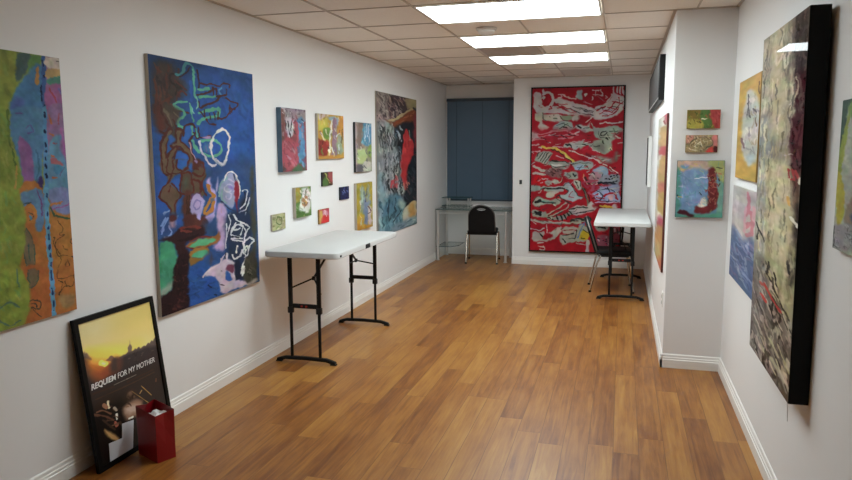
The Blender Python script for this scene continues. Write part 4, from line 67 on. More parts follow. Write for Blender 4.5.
M = dict(
    wall=mat('wall paint', (.78, .775, .77), .75, spec=.25, bump=(220, .08, .002), vary=.012, vscale=1.5),
    ceil=mat('ceiling tile', (.85, .80, .735), .95, spec=.1, bump=(160, .35, .003), vary=.05, vscale=60),
    grid=mat('ceiling grid', (.52, .46, .40), .7),
    trim=mat('white trim paint', (.82, .81, .78), .35, spec=.4, vary=.01),
    tabletop=mat('white moulded plastic', (.56, .56, .55), .45, bump=(300, .1, .001), vary=.01),
    blackmetal=mat('black powder coat', (.008, .008, .0085), .5, spec=.22, vary=.1),
    chrome=mat('chrome tube', (.74, .745, .74), .3, metal=.75, vary=.03),
    gunmetal=mat('dull dark steel tube', (.20, .185, .17), .35, metal=.8, vary=.05),
    ring=mat('bright satin chrome', (.8, .8, .8), .4, metal=.4, vary=.02),
    steel=mat('warm steel tube', (.62, .56, .48), .25, metal=1, vary=.03),
    fabric=mat('black vinyl', (.011, .011, .012), .6, spec=.2, bump=(90, .3, .003), vary=.2, vscale=30),
    plastic=mat('black plastic', (.012, .012, .0125), .5, spec=.25, vary=.1),
    rubber=mat('black rubber', (.01, .01, .01), .7, vary=.1),
    blackframe=mat('black lacquer', (.004, .004, .004), .42, spec=.16, vary=.1),
    glassedge=mat('dark glass edge', (.05, .11, .11), .15, vary=.1),
    alu=mat('aluminium frame', (.22, .22, .23), .4, metal=.6, vary=.05),
    blind=mat('blue grey blind slat', lin('5e7488'), .5, vary=.06, vscale=4),
    blindrail=mat('dark blind rail', lin('3c4650'), .45, vary=.06),
    sill=mat('painted sill', (.72, .72, .72), .5, vary=.01),
    bag=mat('dark red glossy paper', lin('86101a'), .28, spec=.6, vary=.08, vscale=5),
    tissue=mat('white tissue paper', (.72, .71, .72), .8, bump=(40, .4, .01), vary=.04),
    plate=mat('white plastic plate', (.78, .77, .74), .4, vary=.01),
    dark=mat('dark slot', (.03, .03, .03), .5, vary=.1),
    screen=mat('dark glass screen', (.012, .013, .014), .12, vary=.1),
    greycase=mat('dark grey casing', (.055, .055, .055), .45, vary=.1),
    detector=mat('detector plastic', (.62, .6, .57), .5, vary=.02),
    vent=mat('grey vent louvre', (.62, .56, .53), .6, vary=.05),
    string=mat('pale cord', (.75, .74, .74), .7, vary=.03),
    canvasraw=mat('raw canvas edge', lin('b7ad9e'), .8, bump=(400, .3, .001), vary=.06),
    canvasdark=mat('painted dark edge', lin('2e3438'), .7, vary=.25, vscale=14),
    canvasblue=mat('painted slate blue edge', lin('50687c'), .7, vary=.3, vscale=14),
    canvasred=mat('painted red brown edge', lin('5a2a24'), .6, vary=.2, vscale=14),
    canvasochre=mat('painted ochre edge', lin('8f7038'), .7, vary=.15, vscale=14),
    canvaswhite=mat('white canvas edge', (.66, .65, .62), .8, vary=.03),
    ink=mat('white print ink', (.80, .79, .78), .4, vary=.01),
    note=mat('white card', (.66, .67, .72), .7, vary=.02),
    red=mat('red sticker', lin('a02018'), .5, vary=.05),
    walnut=mat('pale wood stretcher', lin('9a7a55'), .7, vary=.1),
)
def emission(name, col, s):
    m = bpy.data.materials.new(name); m.use_nodes = True; nt = m.node_tree
    b = nt.nodes['Principled BSDF']
    sock(b, 'Base Color', (.9, .9, .9, 1)); sock(b, 'Emission Color', (*col, 1)); sock(b, 'Emission Strength', s)
    n = nt.nodes.new('ShaderNodeTexNoise'); n.inputs['Scale'].default_value = 40
    r = nt.nodes.new('ShaderNodeMapRange'); r.inputs[3].default_value = .88; r.inputs[4].default_value = .92
    nt.links.new(n.outputs['Fac'], r.inputs[0])
    cc = nt.nodes.new('ShaderNodeCombineColor')
    for i in range(3): nt.links.new(r.outputs[0], cc.inputs[i])
    nt.links.new(cc.outputs[0], b.inputs['Base Color'])
    return m
M['lamp'] = emission('lit diffuser', (.86, .975, 1.0), 14.0)

def thin_glass(name, col):
    m = bpy.data.materials.new(name); m.use_nodes = True; nt = m.node_tree; nt.nodes.clear()
    o = nt.nodes.new('ShaderNodeOutputMaterial'); mx = nt.nodes.new('ShaderNodeMixShader'); t = nt.nodes.new('ShaderNodeBsdfTransparent'); g = nt.nodes.new('ShaderNodeBsdfGlossy'); lw = nt.nodes.new('ShaderNodeLayerWeight'); pw = nt.nodes.new('ShaderNodeMath'); pw.operation = 'POWER'; pw.inputs[1].default_value = 5
    f = nt.nodes.new('ShaderNodeMath'); f.operation = 'MULTIPLY_ADD'; f.inputs[1].default_value = .8; f.inputs[2].default_value = .04
    nt.links.new(lw.outputs['Facing'], pw.inputs[0]); nt.links.new(pw.outputs[0], f.inputs[0]); g.inputs['Roughness'].default_value = .02
    n = nt.nodes.new('ShaderNodeTexNoise'); n.inputs['Scale'].default_value = 3
    r = nt.nodes.new('ShaderNodeMix'); r.data_type = 'RGBA'; r.inputs[6].default_value = (*[c*.985 for c in col], 1); r.inputs[7].default_value = (*col, 1)
    nt.links.new(n.outputs['Fac'], r.inputs[0]); nt.links.new(r.outputs[2], t.inputs['Color'])
    nt.links.new(f.outputs[0], mx.inputs[0]); nt.links.new(t.outputs[0], mx.inputs[1]); nt.links.new(g.outputs[0], mx.inputs[2]); nt.links.new(mx.outputs[0], o.inputs[0])
    return m
M['glass'] = thin_glass('clear desk glass', (.93, .975, .965)); M['pane'] = thin_glass('clear window glass', (.95, .97, .98))
def floor_material():
    m = bpy.data.materials.new('oak laminate planks'); m.use_nodes = True; nt = m.node_tree; N = nt.nodes; L = nt.links
    b = N['Principled BSDF']
    def math_(op, a, c=None):
        n = N.new('ShaderNodeMath'); n.operation = op
        for i, v in enumerate((a, c)):
            if v is None: continue
            if isinstance(v, (int, float)): n.inputs[i].default_value = v
            else: L.new(v, n.inputs[i])
        return n.outputs[0]
    g = N.new('ShaderNodeNewGeometry'); sp = N.new('ShaderNodeSeparateXYZ'); L.new(g.outputs['Position'], sp.inputs[0])
    W_, L_ = .135, 1.35
    u = math_('DIVIDE', sp.outputs[0], W_); row = math_('FLOOR', u); fu = math_('SUBTRACT', u, row)
    wr = N.new('ShaderNodeTexWhiteNoise'); wr.noise_dimensions = '1D'; L.new(row, wr.inputs['W'])
    v = math_('ADD', math_('DIVIDE', sp.outputs[1], L_), math_('MULTIPLY', wr.outputs['Value'], 7.3)); col = math_('FLOOR', v); fv = math_('SUBTRACT', v, col)
    wn = N.new('ShaderNodeTexWhiteNoise'); wn.noise_dimensions = '2D'
    cb = N.new('ShaderNodeCombineXYZ'); L.new(row, cb.inputs[0]); L.new(col, cb.inputs[1]); L.new(cb.outputs[0], wn.inputs['Vector'])
    # grain: noise stretched along the plank, shifted per plank
    gx = math_('ADD', math_('MULTIPLY', sp.outputs[0], 42), math_('MULTIPLY', wn.outputs['Value'], 50))
    gy = math_('MULTIPLY', sp.outputs[1], 2.1)
    gc = N.new('ShaderNodeCombineXYZ'); L.new(gx, gc.inputs[0]); L.new(gy, gc.inputs[1]); L.new(math_('MULTIPLY', wn.outputs['Value'], 9), gc.inputs[2])
    n1 = N.new('ShaderNodeTexNoise'); n1.inputs['Scale'].default_value = 1; n1.inputs['Detail'].default_value = 5; n1.inputs['Roughness'].default_value = .62; n1.inputs['Distortion'].default_value = .8
    L.new(gc.outputs[0], n1.inputs['Vector'])
    gc2 = N.new('ShaderNodeCombineXYZ'); L.new(math_('MULTIPLY', gx, .20), gc2.inputs[0]); L.new(math_('MULTIPLY', gy, 1.1), gc2.inputs[1]); L.new(wn.outputs['Value'], gc2.inputs[2])
    n2 = N.new('ShaderNodeTexNoise'); n2.inputs['Scale'].default_value = 1.0; n2.inputs['Detail'].default_value = 3; L.new(gc2.outputs[0], n2.inputs['Vector'])
    tone = math_('ADD', math_('MULTIPLY', wn.outputs['Value'], .24), math_('ADD', math_('MULTIPLY', n1.outputs['Fac'], .62), math_('MULTIPLY', n2.outputs['Fac'], .45)))
    rp = N.new('ShaderNodeValToRGB'); e = rp.color_ramp.elements
    stops = [(.34, '6e3c18'), (.50, '935628'), (.64, 'b1713a'), (.78, 'c48749'), (.95, 'd69f60')]
    FS = (.64, .65, .44)
    flin = lambda h: [v*f for v, f in zip(lin(h), FS)]
    e[0].position = stops[0][0]; e[0].color = (*flin(stops[0][1]), 1); e[1].position = stops[-1][0]; e[1].color = (*flin(stops[-1][1]), 1)
    for p, h in stops[1:-1]:
        q = e.new(p); q.color = (*flin(h), 1)
    L.new(tone, rp.inputs[0])
    eu = math_('MINIMUM', fu, math_('SUBTRACT', 1, fu)); ev = math_('MULTIPLY', math_('MINIMUM', fv, math_('SUBTRACT', 1, fv)), L_/W_)
    seam = N.new('ShaderNodeMapRange'); seam.inputs[1].default_value = .006; seam.inputs[2].default_value = .018; L.new(math_('MINIMUM', eu, ev), seam.inputs[0])
    mx = N.new('ShaderNodeMix'); mx.data_type = 'RGBA'; mx.inputs[6].default_value = (*flin('86522a'), 1); L.new(seam.outputs[0], mx.inputs[0]); L.new(rp.outputs[0], mx.inputs[7])
    L.new(mx.outputs[2], b.inputs['Base Color'])
    bp = N.new('ShaderNodeBump'); bp.inputs['Strength'].default_value = .25; bp.inputs['Distance'].default_value = .001
    L.new(math_('ADD', seam.outputs[0], math_('MULTIPLY', n1.outputs['Fac'], .3)), bp.inputs['Height']); L.new(bp.outputs['Normal'], b.inputs['Normal'])
    rr = N.new('ShaderNodeMapRange'); rr.inputs[3].default_value = .30; rr.inputs[4].default_value = .44; L.new(n1.outputs['Fac'], rr.inputs[0]); L.new(rr.outputs[0], b.inputs['Roughness'])
    sock(b, 'Specular IOR Level', .45)
    return m
M['floor'] = floor_material()

def art_material(name, rough=.55, coat=0, bump=.35, spec=.14):
    m = bpy.data.materials.new(name); m.use_nodes = True; nt = m.node_tree; b = nt.nodes['Principled BSDF']
    a = nt.nodes.new('ShaderNodeVertexColor'); a.layer_name = 'paint'
    nt.links.new(a.outputs['Color'], b.inputs['Base Color'])
    sock(b, 'Roughness', rough); sock(b, 'Coat Weight', coat); sock(b, 'Coat Roughness', .01); sock(b, 'Specular IOR Level', spec)
    tc = nt.nodes.new('ShaderNodeTexCoord'); n = nt.nodes.new('ShaderNodeTexNoise'); n.inputs['Scale'].default_value = 60; n.inputs['Detail'].default_value = 5
    nt.links.new(tc.outputs['Object'], n.inputs['Vector'])
    bp = nt.nodes.new('ShaderNodeBump'); bp.inputs['Strength'].default_value = bump; bp.inputs['Distance'].default_value = .003
    nt.links.new(n.outputs['Fac'], bp.inputs['Height']); nt.links.new(bp.outputs['Normal'], b.inputs['Normal'])
    return m
M['paint'] = art_material('brushed paint')
M['resin'] = art_material('paint under clear resin', .6, .22, .05, 0)
M['print'] = art_material('poster print', .35, .25, 0)

# ------------------------------------------------------------------ mesh helpers
class MB:
    def __init__(s): s.bm = bmesh.new()
    def box(s, c, d, rot=None, bev=0, seg=2):
        r = bmesh.ops.create_cube(s.bm, size=1); vs = r['verts']
        for v in vs: v.co = Vector((v.co.x*d[0], v.co.y*d[1], v.co.z*d[2]))
        if bev:
            es = list({e for v in vs for e in v.link_edges})
            rb = bmesh.ops.bevel(s.bm, geom=es, offset=bev, segments=seg, profile=.5, affect='EDGES')
            vs = list({v for f in rb['faces'] for v in f.verts} | {v for v in vs if v.is_valid})
        mt = (rot.to_4x4() if rot else Matrix())
        for v in vs: v.co = mt @ v.co + Vector(c)
        return s
    def tube(s, pts, r, n=12, closed=False, caps=True):
        pts = [Vector(p) for p in pts]; rings = []; up = None
        for i, p in enumerate(pts):
            if closed: t = (pts[(i+1) % len(pts)]-pts[i-1]).normalized()
            else: t = ((pts[min(i+1, len(pts)-1)])-(pts[max(i-1, 0)])).normalized()
            if up is None:
                up = Vector((0, 0, 1)) if abs(t.z) < .9 else Vector((1, 0, 0))
            a = t.cross(up).normalized(); bb = a.cross(t).normalized(); up = bb
            rr = r[i] if isinstance(r, (list, tuple)) else r
            rings.append([s.bm.verts.new(p+a*math.cos(2*PI*k/n)*rr+bb*math.sin(2*PI*k/n)*rr) for k in range(n)])
        m = len(rings)
        for i in range(m if closed else m-1):
            A, B = rings[i], rings[(i+1) % m]
            for k in range(n): s.bm.faces.new((A[k], A[(k+1) % n], B[(k+1) % n], B[k]))
        if caps and not closed:
            s.bm.faces.new(rings[0][::-1]); s.bm.faces.new(rings[-1])
        return s
    def prism(s, poly, axis, a, b):
        """poly in the two other axes, extruded from a to b along axis (0,1,2)"""
        def mk(p, h):
            q = list(p); q.insert(axis, h); return s.bm.verts.new(q)
        A = [mk(p, a) for p in poly]; B = [mk(p, b) for p in poly]; n = len(poly)
        s.bm.faces.new(A[::-1]); s.bm.faces.new(B)
        for i in range(n): s.bm.faces.new((A[i], A[(i+1) % n], B[(i+1) % n], B[i]))
        return s
    def lathe(s, prof, c, n=24):
        rings = []
        for r, z in prof: rings.append([s.bm.verts.new((c[0]+r*math.cos(2*PI*k/n), c[1]+r*math.sin(2*PI*k/n), c[2]+z)) for k in range(n)])
        for A, B in zip(rings, rings[1:]):
            for k in range(n): s.bm.faces.new((A[k], A[(k+1) % n], B[(k+1) % n], B[k]))
        s.bm.faces.new(rings[0][::-1]); s.bm.faces.new(rings[-1]); return s
    def build(s, name, m, parent=None, smooth=False, bevel=0):
        bmesh.ops.recalc_face_normals(s.bm, faces=s.bm.faces)
        me = bpy.data.meshes.new(name); s.bm.to_mesh(me); s.bm.free()
        me.materials.append(M[m] if isinstance(m, str) else m)
        if smooth:
            me.shade_smooth()
            try: me.set_sharp_from_angle(angle=.7)
            except Exception: pass
        o = bpy.data.objects.new(name, me); C.objects.link(o)
        if parent: o.parent = parent
        if bevel:
            md = o.modifiers.new('bevel', 'BEVEL'); md.width = bevel; md.segments = 2; md.limit_method = 'ANGLE'
        return o
def tag(o, label, cat, group=None):
    o['label'] = label; o['category'] = cat
    if group: o['group'] = group
    return o
def thing(name, label, cat, loc=(0, 0, 0), rz=0, group=None, rx=0):
    o = bpy.data.objects.new(name, None); C.objects.link(o); o.empty_display_size = .1
    o.location = loc; o.rotation_euler = (rx, 0, rz)
    return tag(o, label, cat, group)
def struct(o): o['kind'] = 'structure'; return o
def copy_tree(o, parent=None):
    c = o.copy(); C.objects.link(c)
    if parent: c.parent = parent
    for ch in list(o.children): copy_tree(ch, c)
    return c

# ------------------------------------------------------------------ the setting
TH = .12
struct(MB().box(((XL+XR)/2, (YREAR+YW)/2, -.05), (XR-XL+2*TH, YW-YREAR+2*TH, .1)).build('floor', 'floor'))
struct(MB().box(((XL+XR)/2, (YREAR+YW)/2, HC+.06), (XR-XL+2*TH, YW-YREAR+2*TH, .1)).build('ceiling', 'ceil'))
struct(MB().box((XL-TH/2, (YREAR+YW)/2, HC/2), (TH, YW-YREAR+2*TH, HC+.02)).build('wall_left', 'wall'))
struct(MB().box((XR+TH/2, (YREAR+YP)/2, HC/2), (TH, YP-YREAR+2*TH, HC+.02)).build('wall_right', 'wall'))
struct(MB().box(((XL+XR)/2, YREAR-TH/2, HC/2), (XR-XL, TH, HC+.02)).build('wall_rear', 'wall'))
struct(MB().box(((XP+XR+TH)/2, (YP+YB+.3)/2, HC/2), (XR+TH-XP, YB+.3-YP, HC+.02)).build('wall_partition', 'wall', bevel=.004))
struct(MB().box(((JAMB+XP)/2, (YB+YW+TH)/2, HC/2), (XP-JAMB, YW+TH-YB, HC+.02)).build('wall_back', 'wall'))
# recess wall with the window opening
wz0, wz1, wx0, wx1 = .835, 2.40, XL+.02, JAMB-.01
w = MB()
w.box(((XL+JAMB)/2, YW+TH/2, wz0/2), (JAMB-XL, TH, wz0)).box(((XL+JAMB)/2, YW+TH/2, (wz1+HC)/2), (JAMB-XL, TH, HC-wz1))
w.box(((XL+wx0)/2, YW+TH/2, (wz0+wz1)/2), (wx0-XL, TH, wz1-wz0)).box(((wx1+JAMB)/2, YW+TH/2, (wz0+wz1)/2), (JAMB-wx1, TH, wz1-wz0))
struct(w.build('wall_recess', 'wall'))
struct(MB().box(((wx0+wx1)/2, YW-.012, wz0-.012), (wx1-wx0+.02, .05, .022), bev=.004).build('trim_1', 'sill'))
win = struct(MB().box(((wx0+wx1)/2, YW+.085, wz0+.02), (wx1-wx0, .05, .04)).box(((wx0+wx1)/2, YW+.085, wz1-.02), (wx1-wx0, .05, .04))
    .box((wx0+.02, YW+.085, (wz0+wz1)/2), (.04, .05, wz1-wz0-.08)).box((wx1-.02, YW+.085, (wz0+wz1)/2), (.04, .05, wz1-wz0-.08))
    .box(((wx0+wx1)/2, YW+.085, (wz0+wz1)/2), (.035, .045, wz1-wz0-.08)).build('window_1', 'alu'))
MB().box(((wx0+wx1)/2, YW+.1, (wz0+wz1)/2), (wx1-wx0-.08, .006, wz1-wz0-.08)).build('pane', 'pane', win)

# baseboards: stepped moulding profile
BP = [(0, 0), (.016, 0), (.016, .062), (.012, .066), (.012, .078), (.008, .083), (.007, .098), (.003, .104), (0, .104)]
def baseboard(name, p0, p1, nrm, ext=(0, 0)):
    p0, p1, nrm = Vector(p0), Vector(p1), Vector(nrm); d = (p1-p0).normalized()
    p0 = p0-d*ext[0]; p1 = p1+d*ext[1]
    m = MB(); A = []; B = []
    for (t, z) in BP:
        A.append(m.bm.verts.new((*(p0+nrm*t), z))); B.append(m.bm.verts.new((*(p1+nrm*t), z)))
    n = len(BP); m.bm.faces.new(A[::-1]); m.bm.faces.new(B)
    for i in range(n): m.bm.faces.new((A[i], A[(i+1) % n], B[(i+1) % n], B[i]))
    return struct(m.build(name, 'trim'))
baseboard('baseboard_left', (XL, YREAR), (XL, YW), (1, 0))
baseboard('baseboard_right', (XR, YREAR), (XR, YP), (-1, 0))
baseboard('baseboard_partition_front', (XP, YP), (XR, YP), (0, -1), (.016, 0))
baseboard('baseboard_partition_side', (XP, YP), (XP, YB), (-1, 0), (.016, 0))
baseboard('baseboard_back', (JAMB, YB), (XP, YB), (0, -1))
baseboard('baseboard_recess', (XL, YW), (JAMB, YW), (0, -1))
baseboard('baseboard_rear', (XL, YREAR), (XR, YREAR), (0, 1))

# ceiling grid
gy = [LY+k*T for k in range(-9, 9) if YREAR < LY+k*T < YW]
gm = MB(); zb = HC+.006
cols = [LX-2*.61, LX-.61*1.083, LX, LX+LW, LX+LW+.632]
cols = [-2.0425, LX, LX+LW, LX+LW+.632]
for x in cols:
    y1 = YP if x > XP else (YW if x < JAMB else YB)
    gm.box((x, (YREAR+y1)/2, zb), (.012, y1-YREAR, .008))
for y in gy:
    x1 = XR if y < YP else (XP if y < YB else JAMB)
    gm.box(((XL+x1)/2, y, zb+.001), (x1-XL, .006, .0065))
for k in range(-9, 8):
    y0 = LY+k*T
    if k % 2 and y0 > YREAR or k > 5: gm.box((LX+LW/2, y0+T/2, zb+.001), (.012, T, .0065))
struct(gm.build('trim_2', 'grid'))
ang = MB()
ang.box((XL+.01, (YREAR+YW)/2, zb), (.02, YW-YREAR, .007)); ang.box((XR-.01, (YREAR+YP)/2, zb), (.02, YP-YREAR, .007))
ang.box((XP-.01, (YP+YB)/2, zb), (.02, YB-YP, .007)); ang.box(((XP+XR)/2, YP-.01, zb), (XR-XP, .02, .007)); ang.box(((JAMB+XP)/2, YB-.01, zb), (XP-JAMB, .02, .007))
struct(ang.build('trim_3', 'grid'))

# ------------------------------------------------------------------ ceiling lights
def ceiling_light(k, label):
    y = LY+k*T
    t = thing('ceiling_light', label, 'ceiling light', (LX+LW/2, y+T/2, HC), 0, 'fluorescent ceiling panels')
    w_, d_ = LW-.022, T-.014; f = MB()
    for sx in (-1, 1): f.box((sx*(w_/2-.008), 0, .001), (.016, d_, .009))
    for sy in (-1, 1): f.box((0, sy*(d_/2-.008), .001), (w_-.032, .016, .009))
    f.build('frame', 'plate', t)
    MB().box((0, 0, .004), (w_-.034, d_-.034, .006)).build('diffuser', 'lamp', t)
ceiling_light(0, 'largest and nearest bright rectangular ceiling light panel, at the top edge of the photo')
ceiling_light(2, 'middle bright rectangular ceiling light panel, just beyond the smoke detector')
ceiling_light(4, 'farthest and smallest bright ceiling light panel, towards the red painting')
ceiling_light(-2, 'ceiling light panel over the near end of the room, above the photo')

def vent(cx, cy, w_, d_, label):
    t = thing('ceiling_vent', label, 'vent', (cx, cy, HC), 0, 'grey ceiling vents')
    f = MB()
    for sx in (-1, 1): f.box((sx*(w_/2-.01), 0, .001), (.02, d_, .010))
    for sy in (-1, 1): f.box((0, sy*(d_/2-.01), .001), (w_-.04, .02, .010))
    f.build('frame', 'vent', t)
    l = MB(); n = 14
    for i in range(n): l.box((0, -d_/2+.03+(d_-.06)*i/(n-1), .003), (w_-.04, .022, .003), Matrix.Rotation(.5, 3, 'X'))
    l.build('louvre', 'vent', t)
vent(LX+LW*.25+.003, LY+3.5*T, LW/2-.02, T-.016, 'grey ceiling vent between the middle and the farthest light panels')
vent(LX+LW*.75-.003, LY+6.72*T, LW/2-.02, T-.06, 'grey ceiling vent nearest the back wall, above the red painting')
t = thing('smoke_detector', 'round white smoke detector on the ceiling between the two nearest lights', 'smoke detector', (-1.095, 5.68, HC+.006))
MB().lathe([(.085, 0), (.085, -.012), (.078, -.018)], (0, 0, 0), 32).build('base', 'detector', t, True)
MB().lathe([(.07, -.0185), (.068, -.034), (.052, -.044), (.02, -.047)], (0, 0, 0), 32).build('sensor_cover', 'plate', t, True)
t = thing('ceiling_sprinkler', 'tiny sprinkler head on the ceiling near the far left corner', 'sprinkler', (-2.416, 8.69, HC+.006))
MB().lathe([(.035, 0), (.03, -.006)], (0, 0, 0), 20).build('escutcheon', 'detector', t, True)
MB().lathe([(.009, -.006), (.009, -.035)], (0, 0, 0), 12).lathe([(.02, -.0352), (.02, -.038)], (0, 0, 0), 16).build('sprinkler_head', 'chrome', t)

# ------------------------------------------------------------------ window blind
bw0, bw1, by = wx0+.005, wx1-.005, YW-.035
t = thing('window_blind', 'closed dark blue grey horizontal blind over the window at the back', 'blind', ((bw0+bw1)/2, by, .84))
hw = bw1-bw0
MB().box((0, 0, 1.535), (hw, .05, .045), bev=.004).build('headrail', 'blindrail', t)
MB().box((0, .0, .012), (hw, .03, .018), bev=.004).build('bottom_rail', 'blindrail', t)
sl = MB(); nS = 66
for i in range(nS):
    z = .035+i*(1.475/(nS-1)); a = 1.18
    sl.box((0, 0, z), (hw-.01, .027, .0012), Matrix.Rotation(-a, 3, 'X'))
sl.build('slats', 'blind', t)
for fx in (-.36, 0, .36): MB().box((fx*hw, -.0155, .76), (.004, .001, 1.5)).build('ladder_cord', 'blindrail', t)
MB().tube([(hw*.43, -.024, 1.51), (hw*.43, -.026, .75)], .004, 8).build('tilt_wand', 'blindrail', t)

# ------------------------------------------------------------------ paint engine: flat canvases are painted stroke by stroke
def vnoise(rng, H, W, cell):
    gh, gw = int(H/cell)+3, int(W/cell)+3
    g = rng.random((gh, gw)); y = np.arange(H)/cell; x = np.arange(W)/cell
    y0 = y.astype(int); x0 = x.astype(int); fy = y-y0; fx = x-x0
    fy = (fy*fy*(3-2*fy))[:, None]; fx = (fx*fx*(3-2*fx))[None]
    a = g[y0][:, x0]; b = g[y0][:, x0+1]; c = g[y0+1][:, x0]; d = g[y0+1][:, x0+1]
    return (a*(1-fx)+b*fx)*(1-fy)+(c*(1-fx)+d*fx)*fy
def spline(P, closed=False, sub=5):
    P = np.array(P, float).reshape(-1, 2); n = len(P)
    if n < 3 and not closed: return P
    out = []
    for i in range(n if closed else n-1):
        p0 = P[(i-1) % n] if closed or i > 0 else 2*P[0]-P[1]
        p1 = P[i]; p2 = P[(i+1) % n]
        p3 = P[(i+2) % n] if closed or i+2 < n else 2*P[-1]-P[-2]
        for k in range(sub):
            t = k/sub
            out.append(.5*(2*p1+(p2-p0)*t+(2*p0-5*p1+4*p2-p3)*t*t+(3*p1-p0-3*p2+p3)*t**3))
    if not closed: out.append(P[-1])
    return np.array(out)
def seg_dist(X, Y, pts, closed):
    d = np.full(X.shape, 1e9); n = len(pts)
    for i in range(n if closed else n-1):
        a = pts[i]; b = pts[(i+1) % n]; ab = b-a; L2 = ab@ab+1e-9
        t = np.clip(((X-a[0])*ab[0]+(Y-a[1])*ab[1])/L2, 0, 1)
        d = np.minimum(d, (X-a[0]-t*ab[0])**2+(Y-a[1]-t*ab[1])**2)
    return np.sqrt(d)
def inside(X, Y, p):
    r = np.zeros(X.shape, bool); n = len(p)
    for i in range(n):
        (x1, y1), (x2, y2) = p[i], p[(i+1) % n]
        if y1 == y2: continue
        c = ((y1 > Y) != (y2 > Y)) & (X < (x2-x1)*(Y-y1)/(y2-y1)+x1); r ^= c
    return r
def paint(key, res, seed):
    (W, H), bg, ops = ART[key]
    rng = np.random.default_rng(seed); rnd = random.Random(seed)
    nx, ny = max(24, int(W*res)), max(24, int(H*res))
    rx, ry = nx/W, ny/H
    img = np.zeros((ny, nx, 3)); hexc = lambda h: np.array([int(h[i:i+2], 16)/255 for i in (0, 2, 4)]); img[:] = hexc(bg)
    gx = (np.arange(nx)+.5)/rx; gyv = (np.arange(ny)+.5)/ry
    wob = (vnoise(rng, ny, nx, 3.2*res)-.5)
    def blend(sx0, sx1, sy0, sy1, al, c):
        sub = img[sy0:sy1, sx0:sx1]; sub += (c-sub)*al[..., None]
    def window(p, pad):
        x0 = int(max(0, (p[:, 0].min()-pad)*rx)); x1 = int(min(nx, (p[:, 0].max()+pad)*rx+1)); y0 = int(max(0, (p[:, 1].min()-pad)*ry)); y1 = int(min(ny, (p[:, 1].max()+pad)*ry+1))
        return (x0, x1, y0, y1) if x1 > x0 and y1 > y0 else None
    def capsule(pts, w, c, al=1):
        q = window(pts, w)
        if not q: return
        x0, x1, y0, y1 = q; X, Y = np.meshgrid(gx[x0:x1], gyv[y0:y1])
        d = seg_dist(X, Y, pts, False)+wob[y0:y1, x0:x1]*min(1.2, w*.5)
        blend(x0, x1, y0, y1, np.clip((w/2-d)/.55+.5, 0, 1)*al, c)
    for op in ops:
        if op[0] == 'f':
            p = spline(op[3], True, 3); so = op[2]; q = window(p, so*2+1)
            if not q: continue
            x0, x1, y0, y1 = q; X, Y = np.meshgrid(gx[x0:x1], gyv[y0:y1])
            d = seg_dist(X, Y, p, True); d = np.where(inside(X, Y, p), d, -d)+wob[y0:y1, x0:x1]*1.1
            blend(x0, x1, y0, y1, np.clip(d/(2*so)+.5, 0, 1), hexc(op[1]))
        elif op[0] == 's': capsule(spline(op[3]), op[2], hexc(op[1]))
        else:
            if op[0] == 'd':
                _, n, cols_, (x0, y0, x1, y1), ln, w, ang_, jit, al = op; pol = None
            else:
                _, n, cols_, pf, ln, w, ang_, jit, al = op; pol = np.array(pf).reshape(-1, 2); x0, y0 = pol.min(0); x1, y1 = pol.max(0)
            for _ in range(n):
                for _try in range(12):
                    cx, cy = rnd.uniform(x0, x1), rnd.uniform(y0, y1)
                    if pol is None or inside(np.array([[cx]]), np.array([[cy]]), pol)[0, 0]: break
                a = math.radians(ang_+rnd.uniform(-jit, jit)); l = ln*rnd.uniform(.5, 1.2)/2; b = rnd.uniform(-.25, .25)*l
                dx, dy = math.cos(a), math.sin(a)
                capsule(spline([cx-dx*l, cy-dy*l, cx-dy*b, cy+dx*b, cx+dx*l, cy+dy*l]), w*rnd.uniform(.6, 1.3), hexc(rnd.choice(cols_)), al)
    # loose hand: edges waver a little; paint density varies in soft streaks
    if key != 'poster':
        wx_ = (vnoise(rng, ny, nx, 5*res)-.5)*1.6*rx+(vnoise(rng, ny, nx, 2.2*res)-.5)*.9*rx
        wy_ = (vnoise(rng, ny, nx, 5*res)-.5)*1.6*ry+(vnoise(rng, ny, nx, 2.2*res)-.5)*.9*ry
        jj = np.clip((np.arange(nx)[None]+wx_), 0, nx-1).astype(int); ii = np.clip((np.arange(ny)[:, None]+wy_), 0, ny-1).astype(int)
        img = img[ii, jj]
        v = .11*(vnoise(rng, ny, nx, 3*res)-.5)+.16*(vnoise(rng, ny, nx, 9*res)-.5)
        tint = np.stack([vnoise(rng, ny, nx, 6*res)-.5 for _ in range(3)], -1)*.09
        img = np.clip(img*(1+v[..., None]+tint), 0, 1)
    return np.where(img <= .04045, img/12.92, ((img+.055)/1.055)**2.4)

